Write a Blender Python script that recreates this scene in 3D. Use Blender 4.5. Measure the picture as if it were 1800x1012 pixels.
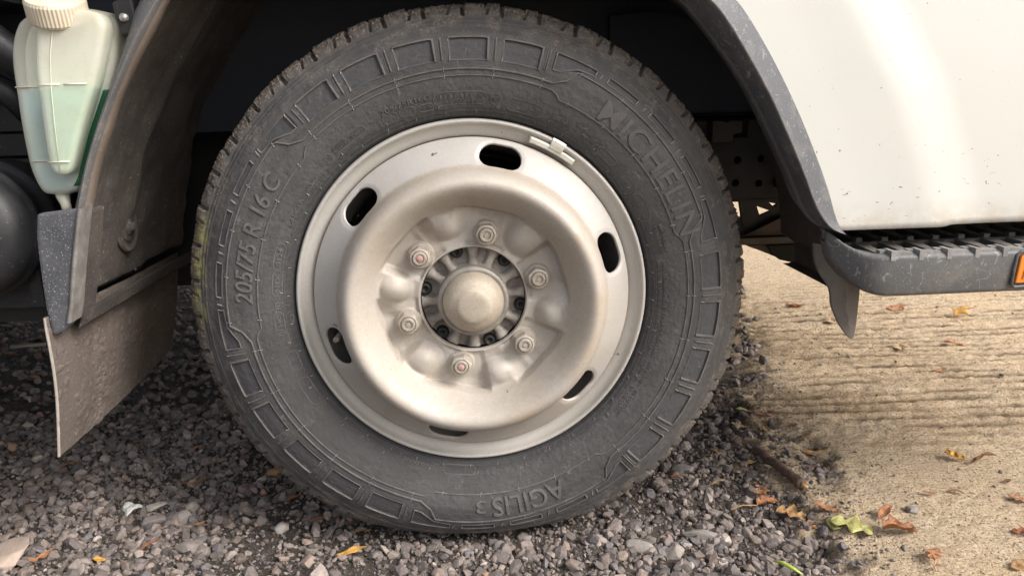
import bpy, bmesh, math, random
import numpy as np
from mathutils import Vector, Matrix, noise as mnoise

random.seed(7); rng = np.random.default_rng(7)
S = bpy.context.scene
for o in list(bpy.data.objects): bpy.data.objects.remove(o)
COL = S.collection
D2R = math.pi / 180

# ---------------------------------------------------------------- camera
CAM = Vector((-.0044, -.9576, .5795)); YAW, PIT, ROLL, FPX = .056, .2398, -.0262, 1375.
fw = Vector((math.sin(YAW)*math.cos(PIT), math.cos(YAW)*math.cos(PIT), -math.sin(PIT)))
rt = Vector((math.cos(YAW), -math.sin(YAW), 0)); up = rt.cross(fw)
r2 = rt*math.cos(ROLL) + up*math.sin(ROLL); u2 = -rt*math.sin(ROLL) + up*math.cos(ROLL)
cd = bpy.data.cameras.new('camera'); cam = bpy.data.objects.new('camera', cd); COL.objects.link(cam)
cam.matrix_world = Matrix(((r2.x, u2.x, -fw.x, CAM.x), (r2.y, u2.y, -fw.y, CAM.y), (r2.z, u2.z, -fw.z, CAM.z), (0, 0, 0, 1)))
cd.sensor_fit = 'HORIZONTAL'; cd.sensor_width = 36; cd.lens = FPX/1800*36
cd.clip_start = .02; cd.clip_end = 500
cd.dof.use_dof = True; cd.dof.focus_distance = 1.02; cd.dof.aperture_fstop = 15
S.camera = cam

# ---------------------------------------------------------------- sky, sun, exposure
SUNDIR = Vector((.66, -.40, .64)).normalized()
w = bpy.data.worlds.new('World'); S.world = w; w.use_nodes = True
nt = w.node_tree; nt.nodes.clear()
sk = nt.nodes.new('ShaderNodeTexSky'); sk.sky_type = 'NISHITA'; sk.sun_disc = False
sk.sun_elevation = math.asin(SUNDIR.z); sk.sun_rotation = math.atan2(SUNDIR.x, SUNDIR.y)
sk.air_density = 1.0; sk.dust_density = 4.0; sk.ozone_density = .6
hs = nt.nodes.new('ShaderNodeHueSaturation'); hs.inputs['Saturation'].default_value = .35
bg = nt.nodes.new('ShaderNodeBackground'); bg.inputs['Strength'].default_value = .15
wo = nt.nodes.new('ShaderNodeOutputWorld')
nt.links.new(sk.outputs[0], hs.inputs['Color']); nt.links.new(hs.outputs[0], bg.inputs[0]); nt.links.new(bg.outputs[0], wo.inputs[0])
sl = bpy.data.lights.new('sun', 'SUN'); sl.energy = 2.1; sl.angle = 26*D2R; sl.color = (1, .955, .89)
so = bpy.data.objects.new('sun', sl); COL.objects.link(so)
so.rotation_euler = SUNDIR.to_track_quat('Z', 'Y').to_euler()
S.view_settings.view_transform = 'Standard'; S.view_settings.look = 'None'
S.view_settings.exposure = .57; S.view_settings.gamma = 1; S.view_settings.use_curve_mapping = False

# ---------------------------------------------------------------- helpers
def tag(o, label=None, cat=None, group=None, kind=None):
    if label: o['label'] = label
    if cat: o['category'] = cat
    if group: o['group'] = group
    if kind: o['kind'] = kind
    return o
def link(name, me, mat=None, parent=None, smooth=True):
    o = bpy.data.objects.new(name, me); COL.objects.link(o)
    if mat and not me.materials: me.materials.append(mat)
    if parent: o.parent = parent
    if smooth is not None: me.polygons.foreach_set('use_smooth', [smooth]*len(me.polygons))
    return o
def npmesh(name, V, F, mat=None, parent=None, smooth=True, attrs=None, uv=None):
    V = np.asarray(V, np.float32); F = np.asarray(F, np.int32)
    me = bpy.data.meshes.new(name); n = F.shape[1]
    me.vertices.add(len(V)); me.vertices.foreach_set('co', V.ravel())
    me.loops.add(F.size); me.loops.foreach_set('vertex_index', F.ravel())
    me.polygons.add(len(F)); me.polygons.foreach_set('loop_start', np.arange(0, F.size, n, dtype=np.int32))
    me.polygons.foreach_set('loop_total', np.full(len(F), n, np.int32))
    me.update(calc_edges=True)
    for k, a in (attrs or {}).items():
        at = me.attributes.new(k, 'FLOAT_COLOR', 'POINT')
        c = np.ones((len(V), 4), np.float32); a = np.asarray(a)
        c[:, :a.shape[1]] = a; at.data.foreach_set('color', c.ravel())
    if uv is not None:
        l = me.uv_layers.new(name='uv'); l.data.foreach_set('uv', np.asarray(uv, np.float32)[F.ravel()].ravel())
    return link(name, me, mat, parent, smooth)
def gridfaces(nr, nc, wrap=False):
    i = np.arange(nr-1)[:, None]; j = np.arange(nc if wrap else nc-1)[None]
    j2 = (j+1) % nc
    return np.stack([i*nc+j, i*nc+j2, (i+1)*nc+j2, (i+1)*nc+j], -1).reshape(-1, 4)
def bmobj(name, bm, mat, parent=None, smooth=False, bevel=0, seg=2):
    if bevel:
        bmesh.ops.bevel(bm, geom=[e for e in bm.edges if e.is_manifold and e.calc_face_angle(0) > .5], offset=bevel, segments=seg, affect='EDGES', profile=.6)
    bmesh.ops.recalc_face_normals(bm, faces=bm.faces)
    me = bpy.data.meshes.new(name); bm.to_mesh(me); bm.free()
    o = link(name, me, mat, parent, smooth)
    return o
def box_bm(x0, x1, y0, y1, z0, z1, bm=None):
    bm = bm or bmesh.new()
    v = [bm.verts.new(p) for p in ((x0,y0,z0),(x1,y0,z0),(x1,y1,z0),(x0,y1,z0),(x0,y0,z1),(x1,y0,z1),(x1,y1,z1),(x0,y1,z1))]
    for f in ((3,2,1,0),(4,5,6,7),(0,1,5,4),(1,2,6,5),(2,3,7,6),(3,0,4,7)): bm.faces.new([v[i] for i in f])
    return bm
def plate_bm(outer, holes, y0, y1, bm=None):
    """plate in the XZ plane with holes, extruded from y0 to y1"""
    bm = bm or bmesh.new(); ed = []
    for loop in [outer]+holes:
        vs = [bm.verts.new((x, y0, z)) for x, z in loop]
        ed += [bm.edges.new((vs[i], vs[(i+1) % len(vs)])) for i in range(len(vs))]
    r = bmesh.ops.triangle_fill(bm, edges=ed, use_beauty=True)
    fs = [g for g in r['geom'] if isinstance(g, bmesh.types.BMFace)]
    e = bmesh.ops.extrude_face_region(bm, geom=fs)
    bmesh.ops.translate(bm, verts=[g for g in e['geom'] if isinstance(g, bmesh.types.BMVert)], vec=(0, y1-y0, 0))
    return bm
def poly_ring(cx, cz, r, n=16, a0=0): return [(cx+r*math.cos(a0+2*math.pi*i/n), cz+r*math.sin(a0+2*math.pi*i/n)) for i in range(n)]
def revolve(name, prof, mat, parent, n=96, cx=0, cz=.335, smooth=True):
    """prof: list of (r, y); axis along Y through (cx, cz)"""
    p = np.array(prof); a = np.linspace(0, 2*np.pi, n, endpoint=False)
    V = np.stack([cx+p[:, 0:1]*np.sin(a), np.repeat(p[:, 1:2], n, 1), cz+p[:, 0:1]*np.cos(a)], -1).reshape(-1, 3)
    return npmesh(name, V, gridfaces(len(p), n, True), mat, parent, smooth)
def smoothpoly(p, it=3, closed=False):
    p = np.array(p, float)
    for _ in range(it):
        q = [] if closed else [p[0]]
        rg = range(len(p)) if closed else range(len(p)-1)
        for i in rg:
            a, b = p[i], p[(i+1) % len(p)]; q += [a*.75+b*.25, a*.25+b*.75]
        if not closed: q.append(p[-1])
        p = np.array(q)
    return p
def resample(p, n):
    p = np.asarray(p, float); s = np.r_[0, np.cumsum(np.linalg.norm(np.diff(p, axis=0), axis=1))]
    t = np.linspace(0, s[-1], n); return np.stack([np.interp(t, s, p[:, k]) for k in range(p.shape[1])], 1)
def tube(name, pts, rad, mat, parent=None, n=10, jit=0):
    pts = [Vector(p) for p in pts]; V = []; m = len(pts)
    rad = rad if hasattr(rad, '__len__') else [rad]*m
    ref = Vector((0, 0, 1))
    for i, p in enumerate(pts):
        t = (pts[min(i+1, m-1)]-pts[max(i-1, 0)]).normalized()
        if abs(t.dot(ref)) > .95: ref = Vector((0, 1, 0))
        a = t.cross(ref).normalized(); b = t.cross(a)
        for k in range(n):
            th = 2*math.pi*k/n; rr = rad[i]*(1+jit*mnoise.noise(Vector((i*.7, k*1.3, 5))))
            V.append(p+a*math.cos(th)*rr+b*math.sin(th)*rr)
    F = gridfaces(m, n, True).tolist()
    me = bpy.data.meshes.new(name); me.from_pydata([tuple(v) for v in V], [], F+[list(range(n))[::-1], list(range((m-1)*n, m*n))])
    return link(name, me, mat, parent, True)
def smst(x, a, b): t = np.clip((x-a)/(b-a), 0, 1); return t*t*(3-2*t)
def vnoise(x, y, seed=0):
    r = np.random.default_rng(seed).random((256, 256)); xi = np.floor(x).astype(int); yi = np.floor(y).astype(int)
    fx = x-xi; fy = y-yi; fx = fx*fx*(3-2*fx); fy = fy*fy*(3-2*fy); a = xi % 256; b = yi % 256; a1 = (xi+1) % 256; b1 = (yi+1) % 256
    return (r[a, b]*(1-fx)+r[a1, b]*fx)*(1-fy)+(r[a, b1]*(1-fx)+r[a1, b1]*fx)*fy
def fbm(x, y, oct=4, seed=0):
    v = 0; am = .5; tot = 0
    for k in range(oct): v = v+am*vnoise(x*2**k, y*2**k, seed+k); tot += am; am *= .5
    return v/tot

# ---------------------------------------------------------------- materials
class M:
    def __init__(s, name):
        s.m = bpy.data.materials.new(name); s.m.use_nodes = True; s.t = s.m.node_tree
        s.b = s.t.nodes['Principled BSDF']; s.out = s.t.nodes['Material Output']; s._co = None
    def n(s, ty, **k):
        x = s.t.nodes.new(ty)
        for a, v in k.items(): setattr(x, a, v)
        return x
    def l(s, a, b): s.t.links.new(a, b)
    def co(s, kind='Object'):
        return s.n('ShaderNodeTexCoord').outputs[kind]
    def scaled(s, kind, sc):
        mp = s.n('ShaderNodeMapping'); mp.inputs['Scale'].default_value = sc; s.l(s.co(kind), mp.inputs[0]); return mp.outputs[0]
    def noise(s, scale, detail=4, rough=.6, vec=None, dist=0):
        x = s.n('ShaderNodeTexNoise'); x.inputs['Scale'].default_value = scale; x.inputs['Detail'].default_value = detail
        x.inputs['Roughness'].default_value = rough; x.inputs['Distortion'].default_value = dist
        s.l(vec if vec is not None else s.co(), x.inputs['Vector']); return x.outputs[0]
    def ramp(s, f, a, b, va=0., vb=1.):
        x = s.n('ShaderNodeMapRange'); x.inputs[1].default_value = a; x.inputs[2].default_value = b
        x.inputs[3].default_value = va; x.inputs[4].default_value = vb; s.l(f, x.inputs[0]); return x.outputs[0]
    def mix(s, f, a, b, mode='MIX'):
        x = s.n('ShaderNodeMix', data_type='RGBA', blend_type=mode)
        for i, v in ((6, a), (7, b)):
            if isinstance(v, tuple): x.inputs[i].default_value = (*v, 1)
            else: s.l(v, x.inputs[i])
        if isinstance(f, (int, float)): x.inputs[0].default_value = f
        else: s.l(f, x.inputs[0])
        return x.outputs[2]
    def math(s, op, a, b=0.):
        x = s.n('ShaderNodeMath', operation=op)
        for i, v in ((0, a), (1, b)):
            if isinstance(v, (int, float)): x.inputs[i].default_value = v
            else: s.l(v, x.inputs[i])
        return x.outputs[0]
    def attr(s, name):
        x = s.n('ShaderNodeAttribute'); x.attribute_name = name; sp = s.n('ShaderNodeSeparateColor'); s.l(x.outputs['Color'], sp.inputs[0])
        return x.outputs['Color'], sp.outputs
    def base(s, c):
        if isinstance(c, tuple): s.b.inputs['Base Color'].default_value = (*c, 1)
        else: s.l(c, s.b.inputs['Base Color'])
    def rough(s, r):
        if isinstance(r, (int, float)): s.b.inputs['Roughness'].default_value = r
        else: s.l(r, s.b.inputs['Roughness'])
    def bump(s, h, dist=.001, st=1.):
        x = s.n('ShaderNodeBump'); x.inputs['Distance'].default_value = dist; x.inputs['Strength'].default_value = st
        s.l(h, x.inputs['Height']); s.l(x.outputs[0], s.b.inputs['Normal']); return x
    def set(s, **k):
        for a, v in k.items(): s.b.inputs[a.replace('_', ' ')].default_value = v
    def scratches(s, scale=18, width=.006, kind='Object', mask=(.5, .62), sc=(1, 1, 1)):
        v = s.scaled(kind, sc)
        a = s.noise(scale, 2, .5, v, 1.2); d = s.math('ABSOLUTE', s.math('SUBTRACT', a, .5)); ln = s.ramp(d, 0, width, 1, 0)
        mk = s.ramp(s.noise(scale*2.3, 3, .6, v), mask[0], mask[1]); return s.math('MULTIPLY', ln, mk)

def simple(name, c1, c2, scale=20, rough=(.5, .7), bump=0, bscale=200, metallic=0, spec=.5, scratch=None, speck=None):
    m = M(name); f = m.noise(scale, 6, .65); ff = m.ramp(f, .35, .65)
    c = m.mix(ff, c1, c2)
    if speck:
        sp = m.ramp(m.noise(speck[0], 2, .5), speck[1], speck[1]+.04); c = m.mix(sp, c, speck[2])
    if scratch:
        sc = m.scratches(*scratch[0]); c = m.mix(sc, c, scratch[1])
    m.base(c); m.rough(m.ramp(f, .3, .7, rough[0], rough[1])); m.set(Metallic=metallic); m.b.inputs['Specular IOR Level'].default_value = spec
    if bump:
        hh = m.noise(bscale, 6, .7); m.bump(hh, bump)
    return m.m

# rubber of the sidewall: attribute R dust, G tile mask, B lichen
def rubber_mat():
    m = M('tyre_rubber'); col, ch = m.attr('wear')
    pol = m.scaled('UV', (60, 900, 1)); circ = m.noise(1, 5, .7, pol)
    blot = m.noise(14, 6, .7); fine = m.noise(420, 3, .6)
    c = m.mix(m.ramp(blot, .3, .7), (.057, .0545, .0545), (.094, .0905, .0895))
    c = m.mix(m.ramp(m.noise(45, 6, .8, None, .5), .55, .75, 0, .35), c, (.16, .145, .135))
    c = m.mix(m.ramp(circ, .56, .74, 0, .45), c, (.17, .155, .145))
    c = m.mix(m.math('MULTIPLY', ch[1], .6), c, (.058, .058, .063))
    c = m.mix(m.math('MULTIPLY', ch[2], -1.) if False else m.ramp(m.n('ShaderNodeAttribute', attribute_name='band').outputs['Fac'], 0, 1, 0, .55), c, (.034, .034, .036))
    sc = m.scratches(30, .010, 'Object', (.5, .6)); c = m.mix(m.math('MULTIPLY', sc, .5), c, (.22, .20, .19))
    mud = m.math('MULTIPLY', ch[0], m.ramp(m.noise(110, 6, .75), .36, .60)); c = m.mix(mud, c, (.25, .205, .165))
    spk = m.math('MULTIPLY', ch[0], m.ramp(fine, .56, .66)); c = m.mix(spk, c, (.46, .35, .26))
    li = m.math('MULTIPLY', ch[2], m.ramp(m.noise(60, 5, .7), .42, .56)); c = m.mix(li, c, (.27, .25, .10))
    m.base(c); m.rough(m.ramp(circ, .3, .7, .58, .8)); m.b.inputs['Specular IOR Level'].default_value = .35
    hh = m.math('ADD', m.math('MULTIPLY', circ, .35), m.math('MULTIPLY', fine, m.math('ADD', m.math('MULTIPLY', ch[0], 2.2), .35)))
    m.bump(hh, .0011); return m.m
RUB = rubber_mat()
RIBM = simple('dusty_raised_rubber', (.085, .077, .074), (.16, .148, .14), 60, (.6, .8), .0003, 500)
LETM = simple('dusty_lettering_rubber', (.085, .078, .075), (.145, .134, .128), 90, (.55, .75), .0003, 500)
NUBM = simple('worn_moulding_nubs', (.26, .24, .22), (.42, .39, .37), 90, (.6, .8))

def wheel_paint(name, a, b, dusty, rustline=False):
    m = M(name); col, ch = m.attr('wear')
    big = m.noise(9, 5, .6); grain = m.noise(900, 2, .6); mid = m.noise(160, 4, .7)
    c = m.mix(m.ramp(big, .35, .65), a, b)
    d = m.math('MULTIPLY', ch[0], m.ramp(mid, .25, .7, .45, 1.)); c = m.mix(d, c, dusty)
    c = m.mix(m.ramp(grain, .56, .75, 0, .42), c, (.26, .20, .15))
    c = m.mix(m.ramp(grain, .25, .40, .30, 0), c, (.85, .82, .78))
    ru = m.math('MULTIPLY', ch[1], m.ramp(m.noise(200, 5, .8), .42, .60)); c = m.mix(ru, c, (.42, .28, .17))
    spot = m.ramp(m.noise(75, 2, .5), .74, .77); c = m.mix(spot, c, (.14, .12, .10))
    m.base(c); m.rough(m.math('ADD', m.ramp(mid, .3, .7, .44, .56), m.math('MULTIPLY', ch[0], .14))); m.set(Metallic=.16)
    m.b.inputs['Coat Weight'].default_value = .05; m.b.inputs['Coat Roughness'].default_value = .25
    m.bump(m.math('ADD', m.math('MULTIPLY', grain, .5), m.math('MULTIPLY', m.noise(60, 3, .5), 1.2)), .0004); return m.m
DISC = wheel_paint('silver_wheel_paint', (.46, .44, .415), (.53, .51, .485), (.42, .355, .285))
RIM = wheel_paint('silver_rim_paint', (.46, .44, .41), (.53, .505, .47), (.42, .37, .305))
NUTM = simple('dusty_zinc_nut', (.40, .35, .29), (.52, .47, .41), 90, (.4, .6), .0003, 500, .3)
NUTR = simple('red_paint_dab', (.40, .22, .19), (.47, .32, .28), 200, (.5, .7), .0003, 600)
HUBM = simple('dusty_cast_hub', (.21, .185, .165), (.42, .375, .33), 45, (.7, .9), .0008, 300)
CAPM = simple('dusty_hub_cap', (.38, .325, .26), (.47, .41, .335), 40, (.5, .7), .0004, 900, .15, speck=(700, .6, (.34, .27, .19)))
CAPR = simple('hub_cap_collar_steel', (.22, .20, .18), (.36, .33, .29), 40, (.45, .6), .0004, 500, .3)
BLACK = simple('black_dusty_steel', (.012, .012, .013), (.03, .028, .027), 30, (.5, .8), .0005, 200)
NAVY = simple('dark_underbody_paint', (.022, .026, .038), (.034, .040, .054), 12, (.5, .75), .0005, 120)
VOID = simple('void_black', (.008, .008, .008), (.016, .015, .014), 30, (.8, .95))  # near-black stands in for deep shade behind slots and in the step well
BLKPL = simple('black_plastic', (.018, .018, .02), (.034, .034, .037), 25, (.35, .6), .0003, 300, speck=(260, .70, (.16, .15, .14)))
LINER = simple('muddy_liner_plastic', (.044, .037, .033), (.080, .067, .058), 16, (.8, .95), .0022, 90, speck=(300, .66, (.22, .18, .15)))
MUDFLAP = simple('muddy_flap_rubber', (.090, .071, .060), (.125, .101, .087), 10, (.8, .95), .0020, 130, speck=(500, .64, (.26, .22, .19)))
MUDCL = simple('dried_mud', (.19, .145, .115), (.25, .2, .16), 60, (.9, 1.), .002, 200)
FLAPEDGE = simple('worn_flap_edge', (.27, .235, .205), (.38, .34, .305), 60, (.7, .9))
BROWNST = simple('rusty_dusty_steel', (.05, .035, .026), (.10, .075, .055), 20, (.7, .9), .001, 120)

def trim_mat(name, c1, c2, edge=(.36, .35, .35), sscale=32, mud=.0):
    m = M(name); big = m.noise(7, 5, .6); fine = m.noise(500, 3, .7)
    c = m.mix(m.ramp(big, .3, .7), c1, c2)
    c = m.mix(m.math('MULTIPLY', m.scratches(sscale, .008, 'Object', (.52, .60)), .6), c, edge)
    c = m.mix(m.math('MULTIPLY', m.scratches(sscale*2.7, .022, 'Object', (.54, .62), (1, 1, .5)), .55), c, edge)
    wc, wch = m.attr('wear'); c = m.mix(m.math('MULTIPLY', wch[0], m.ramp(m.noise(60, 4, .7), .3, .6, .3, .9)), c, (.30, .285, .27))
    c = m.mix(m.ramp(m.noise(520, 2, .5), .68, .72, 0, .7), c, (.42, .40, .38))
    c = m.mix(m.ramp(m.noise(28, 6, .75), .52, .78, 0, .55), c, (.27, .235, .205))
    m.base(c); m.rough(m.ramp(big, .3, .7, .42, .6)); m.bump(fine, .0004); return m.m
TRIM = trim_mat('grey_arch_plastic', (.050, .053, .061), (.075, .078, .087))
STEPM = trim_mat('grey_step_plastic', (.088, .089, .092), (.12, .12, .122), (.42, .41, .40), 16)
GUARDM = trim_mat('speckled_mudguard_plastic', (.105, .104, .108), (.16, .155, .153), (.46, .44, .42), 40)
GUARDB = trim_mat('mudguard_return_plastic', (.16, .125, .10), (.22, .18, .15), (.40, .36, .33), 40)
TREADM = simple('dusty_step_tread', (.085, .078, .07), (.17, .155, .138), 60, (.7, .9), .0008, 300)
TREADF = simple('worn_step_lip', (.17, .165, .16), (.30, .285, .275), 60, (.5, .7), .0008, 300)

def panel_mat():
    m = M('cream_white_body_paint'); c = m.mix(m.ramp(m.noise(3, 3, .5), .3, .7), (.60, .60, .565), (.63, .63, .595))
    mp = m.scaled('Object', (1, 1, 1.9)); ch = m.noise(95, 3, .7, mp, .6)
    sp = m.n('ShaderNodeSeparateXYZ'); m.l(m.co(), sp.inputs[0])
    low = m.ramp(sp.outputs[2], .62, .42, .0, .042)
    th = m.math('SUBTRACT', .722, low); f = m.ramp(m.math('SUBTRACT', ch, th), 0, .006)
    c = m.mix(f, c, (.10, .085, .07))
    dirt = m.math('MULTIPLY', m.ramp(sp.outputs[2], .450, .412), m.ramp(m.noise(50, 4, .7), .35, .65)); c = m.mix(m.math('MULTIPLY', dirt, .6), c, (.45, .33, .2))
    m.base(c); m.rough(.5); m.b.inputs['Coat Weight'].default_value = .5; m.b.inputs['Coat Roughness'].default_value = .10
    m.bump(m.math('ADD', m.math('MULTIPLY', m.noise(5, 1, .4), 4.), m.noise(700, 1, .4)), .00008); return m.m
PAINT = panel_mat()

def plastic_bottle():
    m = M('milky_reservoir_plastic'); big = m.noise(12, 3, .5)
    c = m.mix(m.ramp(big, .3, .7), (.92, .86, .71), (.95, .92, .82))
    sp = m.n('ShaderNodeSeparateXYZ'); m.l(m.co(), sp.inputs[0])
    c = m.mix(m.ramp(m.noise(60, 4, .7), .5, .8, 0, .35), c, (.62, .50, .34))
    m.base(c); m.rough(.35); m.set(Subsurface_Weight=.3, Subsurface_Radius=(.01, .01, .008), Subsurface_Scale=.3)
    tr = m.n('ShaderNodeBsdfTransparent'); tr.inputs[0].default_value = (.93, .97, .95, 1); mx = m.n('ShaderNodeMixShader'); mx.inputs[0].default_value = .52
    m.l(m.b.outputs[0], mx.inputs[1]); m.l(tr.outputs[0], mx.inputs[2]); m.l(mx.outputs[0], m.out.inputs[0]); return m.m
BOTTLE = plastic_bottle()
BOTSOLID = simple('milky_moulded_plastic', (.74, .68, .55), (.80, .76, .65), 20, (.3, .45), .0002, 100)
FLUID = simple('blue_washer_fluid', (.07, .38, .48), (.11, .45, .55), 6, (.2, .3))
FLUIDL = simple('pale_green_washer_fluid', (.10, .46, .30), (.15, .52, .36), 6, (.2, .3))
FLUIDG = simple('washer_fluid_deep_look', (.02, .10, .05), (.03, .13, .07), 6, (.2, .3))  # dark look of deep fluid at the flank, put into the colour
BACKING = simple('cream_bright_backing', (.86, .80, .66), (.9, .86, .75), 10, (.4, .5))
CAPPL = simple('cream_cap_plastic', (.66, .56, .42), (.74, .66, .53), 60, (.4, .6), .0003, 300)
ORANGE = M('amber_reflector_lens')
vo = ORANGE.n('ShaderNodeTexVoronoi'); vo.inputs['Scale'].default_value = 330; ORANGE.l(ORANGE.co(), vo.inputs['Vector'])
ORANGE.base(ORANGE.mix(ORANGE.ramp(vo.outputs['Distance'], 0, .7), (.86, .26, .03), (.55, .10, .01))); ORANGE.rough(.2); ORANGE.bump(vo.outputs['Distance'], .001); ORANGE = ORANGE.m
ORFR = simple('amber_reflector_frame', (.80, .24, .03), (.84, .29, .05), 20, (.15, .25))

def ground_mat():
    m = M('soil_and_concrete'); col, ch = m.attr('ground')   # R concrete mask, G ridge dirt, B soil stain with truck shade painted in
    f1 = m.noise(260, 4, .7); f2 = m.noise(45, 6, .75); f3 = m.noise(6, 4, .6); f4 = m.noise(700, 2, .6)
    soil = m.mix(m.ramp(f2, .3, .7), (.045, .036, .031), (.105, .087, .074))
    soil = m.mix(m.ramp(f1, .54, .64, 0, .8), soil, (.22, .19, .165))
    soil = m.mix(m.ramp(f4, .60, .68, 0, .7), soil, (.34, .30, .26))
    cc = m.mix(m.ramp(f2, .28, .72), (.58, .405, .24), (.88, .68, .455))
    cc = m.mix(m.ramp(f3, .35, .65, 0, .5), cc, (.58, .47, .35))
    cc = m.mix(m.ramp(f1, .38, .45, .85, 0), cc, (.13, .095, .065))
    cc = m.mix(m.ramp(f1, .56, .63, 0, .75), cc, (.82, .73, .60))
    cc = m.mix(m.ramp(f4, .36, .44, .38, 0), cc, (.16, .12, .085))
    cc = m.mix(m.ramp(m.noise(120, 3, .6), .66, .70, 0, .8), cc, (.10, .09, .08))
    st_ = m.noise(1, 5, .75, m.scaled('Object', (38, 210, 60))); cc = m.mix(m.ramp(st_, .52, .66, 0, .5), cc, (.20, .135, .08)); cc = m.mix(m.ramp(st_, .34, .44, .5, 0), cc, (.82, .68, .50))
    cc = m.mix(m.math('MULTIPLY', ch[1], m.ramp(m.noise(90, 4, .7), .25, .5, .4, 1.)), cc, (.13, .085, .05))
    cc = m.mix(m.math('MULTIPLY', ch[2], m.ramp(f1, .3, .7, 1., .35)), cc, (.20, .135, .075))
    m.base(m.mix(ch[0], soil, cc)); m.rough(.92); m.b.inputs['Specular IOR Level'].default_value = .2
    hh = m.math('ADD', m.math('MULTIPLY', f2, 2.2), m.math('ADD', m.math('MULTIPLY', f1, 2.), m.math('MULTIPLY', f4, .8))); m.bump(hh, .0028); return m.m
GROUND = ground_mat()
def stone_mat(name, tint=None, sc=1):
    m = M(name)
    if tint: c = m.mix(m.ramp(m.noise(60, 5, .7), .3, .7), tuple(v*.75 for v in tint), tint)
    else:
        col, ch = m.attr('stone'); c = m.mix(m.ramp(m.noise(170, 4, .7), .3, .7, 0, .45), col, (.05, .045, .042))
    c = m.mix(m.ramp(m.noise(420, 3, .7), .6, .72, 0, .5), c, (.42, .38, .35))
    m.base(c); m.rough(.85); m.b.inputs['Specular IOR Level'].default_value = .3; m.bump(m.noise(300, 5, .7), .0012*sc); return m.m
STONE = stone_mat('crushed_stone')

# ================================================================= GROUND
def spaced(lo, hi, step, far, n):
    core = np.arange(lo, hi, step); g = np.geomspace(step, far, n); return np.r_[(lo-np.cumsum(g))[::-1], core, core[-1]+np.cumsum(g)]
bx = np.array([-.30, -.14, -.07, .06, .19, .38, .63, 1.2, 3, 60]); bxx = np.array([.42, .436, .445, .463, .453, .50, .577, .72, .9, 1.0])
def bound(y): return np.interp(y, bx, bxx)
def conc_mask(x, y):
    return smst(x-bound(y)+(fbm(x*9+40, y*9+40, 4, 31)-.5)*.20+(fbm(x*40+4, y*40+4, 3, 35)-.5)*.16, -.05, .08)
def ground_h(x, y):
    c = conc_mask(x, y)
    hs_ = -.012+(fbm(x*7+50, y*7+50, 4, 3)-.5)*.022+(fbm(x*60, y*60, 3, 9)-.5)*.008
    near = smst(np.abs(x), .20, .12)*smst(y, -.03, 0)*smst(y, .20, .17); hs_ = hs_*(1-near)-.006*near+.010*np.exp(-((y+.040)/.026)**2)*smst(np.abs(x), .30, .1)
    yy = y+(fbm(x*2+9, y*5+9, 4, 14)-.5)*.05+x*.05
    ridge = np.sin(yy*2*np.pi/.036); amp = smst(y, .12, .30)*smst(y, 1.5, .9)
    brk = fbm(x*7+5, y*34+5, 4, 17)
    hc = .001+ridge*.0026*amp*smst(brk, .32, .50)+(fbm(x*60+3, y*190+3, 3, 21)-.5)*.0075*(.6+amp)+(fbm(x*4, y*4, 3, 23)-.5)*.012
    hf = smst(np.hypot(x, y-.5), 6, 3)
    return (hs_*(1-c)+hc*c)*hf, c, np.clip((-ridge*.8+.25), 0, 1)*amp*smst(brk, .35, .6)
gx = spaced(-1.3, 1.7, .0055, 12, 22); gy = spaced(-.35, 2.3, .0062, 12, 22)
GX, GY = np.meshgrid(gx, gy); gh, gc, gd = ground_h(GX, GY)
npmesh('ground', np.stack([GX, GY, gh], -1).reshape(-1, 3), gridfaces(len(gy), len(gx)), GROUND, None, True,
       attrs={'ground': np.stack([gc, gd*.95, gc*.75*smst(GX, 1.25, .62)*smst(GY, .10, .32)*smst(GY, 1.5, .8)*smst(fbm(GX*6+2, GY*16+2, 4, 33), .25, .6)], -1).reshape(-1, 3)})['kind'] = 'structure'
def gz(x, y): return float(ground_h(np.array([x]), np.array([y]))[0][0])

# ================================================================= TRUCK
truck = bpy.data.objects.new('truck', None); COL.objects.link(truck)
tag(truck, 'cream white truck cab with grey wheel arch, silver steel front wheel, step and mud flap', 'truck')
HZ = .335
# ---- tyre surface model
prof = smoothpoly([(.2200, .014), (.2212, .006), (.2235, .0008), (.2265, -.003), (.232, -.0065), (.240, -.0105), (.252, -.0150), (.266, -.0180),
  (.280, -.0190), (.293, -.0185), (.305, -.0165), (.316, -.0125), (.327, -.0070), (.3365, -.0012), (.3440, .0045), (.3500, .0115), (.3528, .020), (.3540, .035), (.3552, .055), (.356, .083),
  (.3552, .111), (.3540, .131), (.3528, .146), (.348, .158), (.330, .172), (.30, .183), (.27, .184), (.24, .176), (.222, .164), (.21, .15)], 2)
def Yp(r):  # sidewall depth at radius
    k = np.argmax(prof[:, 0] > .3535); return np.interp(r, prof[:k, 0], prof[:k, 1])
def wheelpos(th, R, Y):
    """th deg clockwise from top; load flattens the tyre at the bottom"""
    a = np.radians(th); x = R*np.sin(a); z = R*np.cos(a)
    u = np.clip(-z-.295, 0, .08); z = np.where(-z > .295, -(.295+u-5.7*u*u), z)
    dth = (th-180+180) % 360-180
    bul = .008*np.exp(-(dth/24)**2)*smst(R, .245, .29)*smst(R, .352, .325)*(Y < .08)
    return np.stack([x, Y-bul, HZ+z], -1)
ZONES = (-11., 109., 229.)
def wrap(a): return (a+180) % 360-180
NT = 2520
th = np.arange(NT)*360/NT
seg = np.r_[0, np.cumsum(np.linalg.norm(np.diff(prof, axis=0), axis=1))]
s_side = np.interp(.353, prof[:60, 0], seg[:60])
sv = np.r_[np.linspace(0, s_side, 150), np.linspace(s_side, seg[-1], 62)[1:]]
pr = np.interp(sv, seg, prof[:, 0]); py = np.interp(sv, seg, prof[:, 1])
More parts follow.
